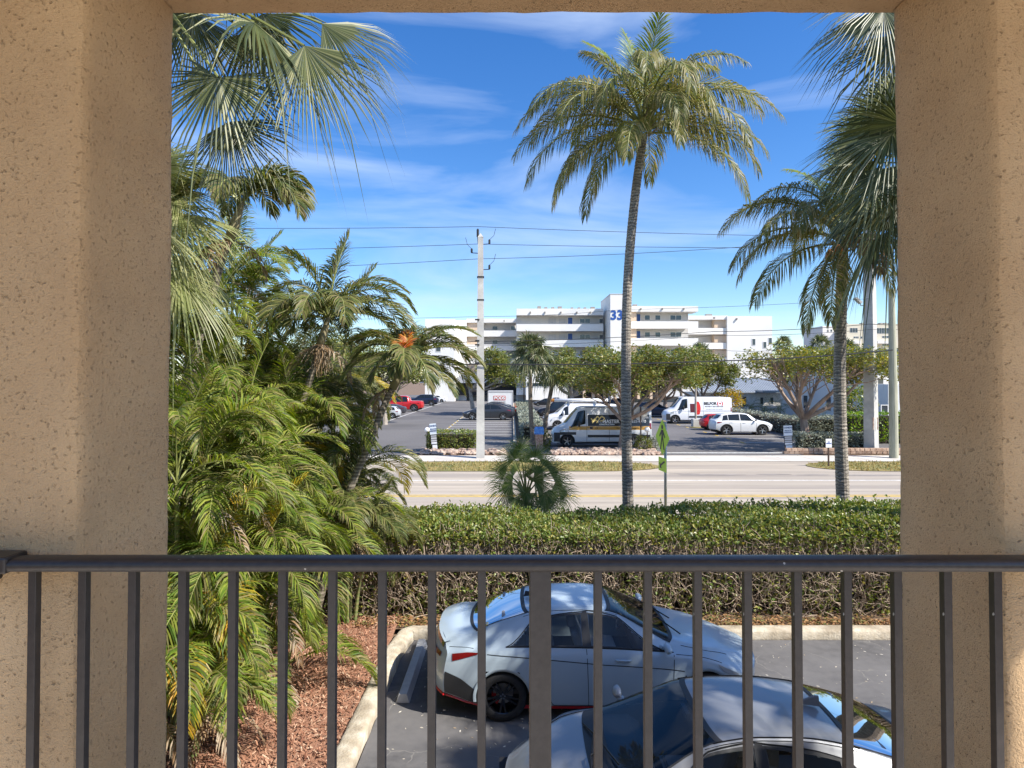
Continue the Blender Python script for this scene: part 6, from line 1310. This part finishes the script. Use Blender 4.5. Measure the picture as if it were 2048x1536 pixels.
# ------------------------------------------------------------------ street furniture
def sq_pole(mb, x, y, z0, z1, w0, w1, rot=0):
    c, s = math.cos(rot), math.sin(rot); vs = []
    for z_, w_ in ((z0, w0), (z1, w1)):
        for a_, b2 in ((-1,-1),(1,-1),(1,1),(-1,1)): u, v_ = a_*w_/2, b2*w_/2; vs.append((x+u*c-v_*s, y+u*s+v_*c, z_))
    mb.add(vs, [(0,3,2,1),(4,5,6,7),(0,1,5,4),(1,2,6,5),(2,3,7,6),(3,0,4,7)])
YP = 34.6
pb = px(961, 918, YP); up = thing('utility_pole', 'tall square concrete utility pole with insulators left of centre', 'utility pole', (pb.x, YP, 0), 0, 'roadside utility poles'); ht = px(0,474,YP).z
mb = MB(); sq_pole(mb, 0, 0, 0, ht, .47, .30, .06); mb.add([(-.16,-.16,ht),(.16,-.16,ht),(.16,.16,ht),(-.16,.16,ht),(0,0,ht+.25)], [(0,1,4),(1,2,4),(2,3,4),(3,0,4)]); mb.build('pole', M['concrete'], up)
mb = MB(); mb.lathe([(.02,0),(.07,.05),(.07,.45),(.02,.5)], (-.16,0,ht-.0), 'z', 8); mb.tube([(-.16,-.05,ht),(-.14,-.05,ht-.35)], .03, 6)
for s, y in ((1, 488), (-1, 506), (1, 539)):
    z_ = px(0,y,YP).z; mb.tube([(s*.15,-.05,z_),(s*.5,-.05,z_+.02)], .025, 5); mb.lathe([(.02,-.12),(.06,-.08),(.06,.12),(.02,.16)], (s*.5,-.05,z_+.12), 'z', 8); mb.tube([(s*.5,-.05,z_+.25),(s*.75,-.02,z_+.5),(s*.85,0,z_+.9)], .012, 4)
mb.build('insulators', M['black'], up)
mb = MB()
for y in (554, 600): z_ = px(0,y,YP).z; sq_pole(mb, 0, 0, z_-.03, z_+.03, .40, .40, .06)
for y in (640, 682, 690, 726): z_ = px(0,y,YP).z; mb.box(-.30,-.26,z_-.04,-.05,-.20,z_+.04)
mb.build('steel_bands', M['black'], up)
pb = px(1741, 905, 37.3); up2 = thing('utility_pole', 'thick white concrete pole in the planted bed beside the right pier', 'utility pole', (pb.x, 37.3, 0), 0, 'roadside utility poles')
mb = MB(); sq_pole(mb, 0, 0, 0, 14.5, .62, .48, R(38)); mb.build('pole', M['concrete'], up2)
mb = MB()
for s in (-.10,.16): 
    z_ = px(0,848,37.3).z; mb.box(s-.03,-.42,px(0,858,37.3).z,s+.03,-.38,px(0,834,37.3).z)
mb.build('rust_marks', M['rock'], up2)
fl = MB(); z_ = px(0,606,37.3).z; fl.tube([(-.3,0,z_-.15),(-.55,0,z_-.15),(-.6,0,z_)], .03, 5); fl.add([(-.95,-.15,z_+.28),(-.85,-.15,z_+.35),(-.5,-.15,z_+.05),(-.6,-.15,z_-.05),(-.95,.15,z_+.28),(-.85,.15,z_+.35),(-.5,.15,z_+.05),(-.6,.15,z_-.05)], [(0,1,2,3),(4,7,6,5),(0,4,5,1),(1,5,6,2),(2,6,7,3),(3,7,4,0)]); fl.build('flood_lamp', M['concrete'], up2)
pb = px(1786, 917, 34.6); up3 = thing('utility_pole', 'round weathered timber pole right at the pier edge', 'utility pole', (pb.x, 34.6, 0), 0, 'roadside utility poles')
mb = MB(); mb.tube([(0,0,0),(0,0,4),(-.03,0,9.5)], [.24,.22,.16], 14); mb.build('pole', noisy('weathered_timber', (0.30,0.30,0.22),(0.42,0.41,0.31),3,.9, stretch=(4,4,.4)), up3)

def wire(label, pts, Y, r=.016, sag=.1):
    P = [px(x, y, Y) for x, y in pts]; P2 = []
    for a, b_ in zip(P[:-1], P[1:]):
        for k in range(10): t = k/10; q = a.lerp(b_, t); q.z -= sag*4*t*(1-t); P2.append(q)
    P2.append(P[-1]); o0 = P2[0].copy(); mb = MB(); mb.tube([p-o0 for p in P2], r, 5); o = mb.build('power_line', M['cable'], None); o.location = o0; return tag(o, label, 'cable', 'overhead lines along the road')
wire('topmost thin line over the pole tip', [(200,452),(955,452),(1800,474)], YP, .014)
wire('second line from the top at the pole', [(200,502),(957,487),(1800,494)], YP, .014)
wire('third line from the top at the pole', [(200,548),(957,517),(1500,492),(1800,476)], YP, .014)
wire('faint line running just above the apartment roof', [(200,640),(961,633),(1245,619),(1741,597)], YP+1, .010)
wire('upper line of the pair across the apartment front', [(200,700),(961,683),(1430,663),(1741,648),(1900,644)], YP, .018)
wire('lower line of the pair across the apartment front', [(200,712),(961,692),(1430,671),(1741,659),(1900,650)], YP, .012)
wire('thick black cable at the height of the tree crowns', [(200,735),(961,728),(1430,722),(1786,700)], YP-.3, .034)
wire('thin line just below the thick black cable', [(961,730),(1430,729),(1786,706)], YP+.3, .010)
wire('line crossing the white end wall', [(1410,697),(1545,701),(1741,706)], YP+2, .010)

# school-crossing style pedestrian sign
sgp = px(1330, 1000, 18.0); ps = thing('pedestrian_sign', 'lime diamond sign with a walking figure on a round steel pole by the road', 'road sign', (sgp.x, 18.0, 0))
MB().tube([(0,0,0),(0,0,px(0,843,18).z)], .042, 12).build('pole', M['steel'], ps, smooth=True)
zc = px(0,874,18).z; th = R(-82); 
def splate(name, m, pts, off, thick=.004, x0=-.10):
    c, s = math.cos(th), math.sin(th); vs = [(x0+u*c+off*s, -.05+u*s-off*c, z_) for u, z_ in pts]+[(x0+u*c+(off-thick)*s, -.05+u*s-(off-thick)*c, z_) for u, z_ in pts]; n = len(pts); mb = MB(); mb.add(vs, [tuple(range(n)), tuple(range(2*n-1, n-1, -1))]+[(i, n+i, n+(i+1) % n, (i+1) % n) for i in range(n)]); return mb.build(name, m, ps)
D = .53
splate('diamond_panel', M['lime'], [(0,zc-D),(D,zc),(0,zc+D),(-D,zc)], 0)
fig = [(-.05,.30),(.05,.30),(.07,.36),(.04,.42),(-.04,.42),(-.07,.36)]; splate('walking_figure', M['black'], [(u,zc+z_-.06) for u, z_ in fig], .006)
for poly in ([(-.07,.22),(.08,.22),(.06,-.05),(-.06,-.05)], [(-.06,-.03),(.0,-.03),(-.10,-.36),(-.17,-.36)], [(.0,-.03),(.07,-.03),(.17,-.36),(.10,-.36)], [(.06,.22),(.22,.02),(.18,-.02),(.04,.14)], [(-.06,.22),(-.22,.04),(-.18,0),(-.04,.14)]):
    splate('walking_figure', M['black'], [(u,zc+z_) for u, z_ in poly], .006)
z2 = px(0,928,18).z; splate('arrow_plate', M['lime'], [(-.30,z2-.2),(.30,z2-.2),(.30,z2+.2),(-.30,z2+.2)], 0)
splate('arrow', M['black'], [(-.2,z2-.12),(-.2,z2+.04),(-.14,z2-.01),(.14,z2+.12),(.18,z2+.08),(-.10,z2-.06),(-.06,z2-.12)], .006)

ss = thing('stop_sign', 'bare grey back of an octagonal sign on a dark post by the driveway', 'road sign', (px(1281,0,38.2).x, 38.2, 0)); zc = px(0,827,38.2).z
mb = MB(); oc = [(.46*math.cos(R(22.5+45*i)), .46*math.sin(R(22.5+45*i))) for i in range(8)]; vs = [(a_, y_, zc+b2) for y_ in (.0,.012) for a_, b2 in oc]; mb.add(vs, [tuple(range(8))]+[(i,8+i,8+(i+1)%8,(i+1)%8) for i in range(8)]); mb.build('sign_back', mat('grey_sign_back', (.42,.41,.38), .55, metal=.2), ss)
mb = MB(); mb.add([(v_[0], .016, v_[2]) for v_ in vs[:8]], [tuple(range(7,-1,-1))]); mb.build('sign_face', M['red'], ss); MB().box(-.04,-.035,0,.04,-.002,zc+.42).build('post', M['brown_post'], ss)

def globe(label, x, y, Y):
    p = px(x, y, Y); t = thing('globe_lamp', label, 'lamp', (p.x, Y, 0), 0, 'white globe lamps of the driveway'); MB().tube([(0,0,0),(0,0,p.z-.12)], .035, 8).build('post', M['brown_post'], t)
    mb = MB(); mb.lathe([(.001,-.16)]+[(.165*math.cos(R(a_)), .165*math.sin(R(a_))) for a_ in range(-75, 90, 15)]+[(.001,.165)], (0,0,p.z), 'z', 18); mb.build('globe', mat('opal_white_globe', (.82,.80,.78), .3), t, smooth=True)
globe('white ball lamp beside the left directory sign', 854.5, 860, 37.6); globe('white ball lamp beside the stop sign', 1294, 859, 37.6)

def directory(label, x0, x1, ytop, yb, Y, lean):
    p = px((x0+x1)/2, yb, Y); t = thing('directory_sign', label, 'sign', (p.x, Y, 0), 0, 'leaning directory signs at the driveway'); t.rotation_euler = (0, lean, 0); w_ = (x1-x0)*Y/F; H_ = px(0,ytop,Y).z; z0_ = .05
    MB().box(-w_*.42,.03,0,-w_*.34,.07,H_*.95).build('post', M['brown_post'], t)
    MB().box(-w_/2,-.02,H_*.63,w_/2,.02,H_).build('white_panel', mat('pale_blue_white_panel', (.62,.68,.74), .4), t)
    v, f = text_pts('CONDO', .13, .01); mb = MB(); mb.add([(q[0], -.025, q[1]+H_*.92) for q in v], f); v, f = text_pts('PRIVATE\nPARKING', .11, .006); mb.add([(q[0], -.025, q[1]+H_*.78) for q in v], f); mb.build('lettering', mat('blue_grey_letter', (.08,.12,.22), .5), t)
    MB().box(-w_*.46,-.015,H_*.28,w_*.46,.015,H_*.62).build('slat_backing', M['black'], t)
    for k, (a_, b2) in enumerate(((.55,.60),(.465,.53),(.385,.445),(.30,.365))): MB().box(-w_*.42,-.022,H_*a_,w_*.42,-.017,H_*b2).build('name_slat', M['shutter'] if k != 3 else M['white'], t)
    MB().box(-w_*.30,-.02,z0_,w_*.42,.02,H_*.27).build('base_panel', M['white'], t)
directory('leaning directory sign in front of the left clipped hedge', 864, 877, 847, 905, 37.2, -.09); directory('leaning directory sign at the corner of the block wall right', 1568, 1585, 851, 905, 37.2, -.04)
p = px(1656, 936, 31.2); t = thing('notice_sign', 'small white notice on a brown post in the right grass strip', 'sign', (p.x, 31.2, 0)); MB().box(-.035,0,0,.035,.05,1.35).build('post', M['brown_post'], t); MB().box(-.15,-.02,.98,.15,-.003,1.42).build('panel', M['white'], t)
v, f = text_pts('NO\nPARKING', .075, .004); mb = MB(); mb.add([(q[0]*.85, -.024, q[1]+1.22) for q in v], f); mb.build('lettering', M['blue_letter'], t)

p = px(1391, 852, 57); t = thing('lamp_post', 'brown wooden lamp post on a square concrete footing in front of the branded white van', 'lamp post', (p.x, 57, 0)); MB().box(-.34,-.34,0,.34,.34,.75).build('footing', M['concrete'], t, bevel=.03); MB().tube([(0,0,.75),(0,0,px(0,700,57).z)], [.11,.08], 10).build('post', M['bark_grey'], t); MB().box(-.5,-.1,px(0,700,57).z,.5,.1,px(0,700,57).z+.12).build('lamp_head', M['brown_post'], t)
MB_ = blob(px(1375,0,57).x, px(1460,0,57).x, 55.2, 57.4, .05, M['grass'], 'grass_island'); tag(MB_, kind='structure')
p = px(903, 796, 100); t = thing('lamp_post', 'thin black lamp post in the left row of bays', 'lamp post', (px(866,0,100).x, 100, 0)); MB().tube([(0,0,0),(0,0,5.6)], .07, 8).build('post', M['black'], t); MB().box(-.35,-.12,5.6,.35,.12,5.72).build('lamp_head', M['black'], t)
p = px(1048, 800, 95); t = thing('lamp_post', 'thin brown lamp post at the far end of the planted strip', 'lamp post', (px(1048,0,92).x, 92, 0)); MB().tube([(0,0,0),(0,0,7.6)], .09, 8).build('post', M['brown_post'], t); MB().box(-.4,-.12,7.6,.4,.12,7.75).build('lamp_head', M['brown_post'], t)
p = px(1031, 805, 82); 

pl = thing('brick_pillar', 'squat brick pillar draped with a blue cover between the driveways', 'pillar', (px(1078,0,38.6).x, 38.6, 0)); MB().box(-.24,-.24,0,.24,.24,1.0).build('pillar', M['brick'], pl, bevel=.02)
mb = MB(); N_ = 10; vs = []
for i in range(N_+1):
    for j in range(N_+1):
        u, v_ = -1+2*i/N_, -1+2*j/N_; d = max(abs(u), abs(v_)); vs.append((u*.31, v_*.31, 1.42-(.36 if d > .95 else 0)+.03*math.sin(i*2.1+j)+.02*math.cos(j*3)))
mb.add(vs, [(i*(N_+1)+j, (i+1)*(N_+1)+j, (i+1)*(N_+1)+j+1, i*(N_+1)+j+1) for i in range(N_) for j in range(N_)]); mb.box(-.29,-.29,1.0,.29,.29,1.36); mb.build('blue_cover', M['blue_tarp'], pl)

# storage container and cones
YCn = 84; c = px(1002, 806, YCn); ct = thing('storage_container', 'white portable storage container with PODS lettering behind the parked sedans', 'container', (px(1001,0,YCn).x, YCn, 0)); wd = (1026-976)*YCn/F/2
MB().box(-wd,0,.1,wd,4.2,2.75).build('body', M['van_white'], ct, bevel=.03); mb = MB(); mb.box(-wd-.02,-.03,2.62,wd+.02,4.22,2.80); mb.box(wd-.1,-.04,.05,wd+.03,.06,2.6); mb.box(-wd-.03,-.04,.05,-wd+.1,.06,2.6); mb.build('frame', M['shutter'], ct); MB().box(-.95,-.022,1.55,wd*.40,-.002,2.15).build('red_panel', M['red'], ct)
v, f = text_pts('PODS', .58, .03); mb = MB(); mb.add([(q[0]-.13, -.045, q[1]+1.84) for q in v], f); mb.build('lettering', M['white'], ct); v, f = text_pts('Moving & Storage', .22, .004); mb = MB(); mb.add([(q[0]-.1, -.04, q[1]+1.33) for q in v], f); mb.build('small_lettering', M['black'], ct)
base_c = None
for i, (x, y) in enumerate(((1021,804),(1027,803),(1030,806),(1034,804),(1033,808))):
    Y = 82+i*.5; loc = (px(x,0,Y).x+.3, Y, .012); lab = ['leftmost orange cone of the group beside the container','second orange cone from the left beside the container','middle orange cone of the group beside the container','fourth orange cone from the left beside the container','rightmost orange cone of the group beside the container'][i]
    if base_c is None:
        base_c = thing('traffic_cone', lab, 'traffic cone', loc, 0, 'traffic cones by the container'); mb = MB(); mb.lathe([(.20,.04),(.035,.85),(.001,.86)], (0,0,0), 'z', 14); mb.box(-.24,-.24,0,.24,.24,.04); mb.build('cone', M['orange'], base_c); mb = MB(); mb.lathe([(.128,.42),(.095,.58)], (0,0,0), 'z', 14); mb.build('white_band', M['white'], base_c)
    else:
        c2 = base_c.copy(); COL.objects.link(c2); c2.location = loc; c2['label'] = lab
        for ch in base_c.children:
            d2 = ch.copy(); COL.objects.link(d2); d2.parent = c2

# block wall (right), rock borders (left and centre)
bw = thing('block_wall', 'low curved wall of tan split blocks under the silver bushes', 'wall', (px(1660,0,36.6).x, 36.6, 0)); rr = random.Random(301)
for row in range(2):
    mb = MB(); x = px(1565,0,36.6).x-bw.location.x+(.15 if row else 0); xe = px(1792,0,36.6).x-bw.location.x+1
    while x < xe:
        l = rr.uniform(.26,.36); z_ = .02+row*.17; j = rr.uniform(-.02,.02); mb.add([(x+.01,-.13+j,z_),(x+l-.01,-.13-j,z_),(x+l-.01,.12,z_),(x+.01,.12,z_),(x+.02,-.15+j+row*.03,z_+.15),(x+l-.02,-.15-j+row*.03,z_+.15),(x+l-.01,.12,z_+.155),(x+.01,.12,z_+.155)], [(0,3,2,1),(4,5,6,7),(0,1,5,4),(1,2,6,5),(2,3,7,6),(3,0,4,7)]); x += l
    mb.build('block_course', M['block'], bw)
def rocks(label, x0, x1, y0, y1, n, s, seed, hz=.3):
    rr = random.Random(seed); c = ((x0+x1)/2, (y0+y1)/2, 0); t = thing('rock_border', label, 'rock border', c); mb = MB()
    for k in range(n):
        x = rr.uniform(x0, x1)-c[0]; y = rr.uniform(y0, y1)-c[1]; z_ = (y+c[1]-y0)/(y1-y0)*hz+.04; q = s*rr.uniform(.6,1.4); vs = []
        for i in range(5):
            th_ = math.pi*i/4
            for j in range(7):
                ph = 6.283*j/7; d = Vector((math.sin(th_)*math.cos(ph), math.sin(th_)*math.sin(ph)*.8, math.cos(th_)*.6)); f_ = q*(1+.45*mnoise.noise(d*1.8+Vector((k*3.1,0,0)))); vs.append((x+d.x*f_, y+d.y*f_, z_+d.z*f_))
        mb.add(vs, [(i*7+j, i*7+(j+1) % 7, (i+1)*7+(j+1) % 7, (i+1)*7+j) for i in range(4) for j in range(7)])
    mb.build('rocks', M['rock'], t); return t
rocks('piled stone edging at the foot of the left clipped hedge', px(845,0,36.6).x, px(1012,0,36.6).x, 36.2, 36.9, 150, .15, 302, .2)
rocks('broad stepped rock border in front of the branded silver van', px(1104,0,37).x, px(1312,0,37).x, 36.1, 37.9, 430, .15, 303, .14)
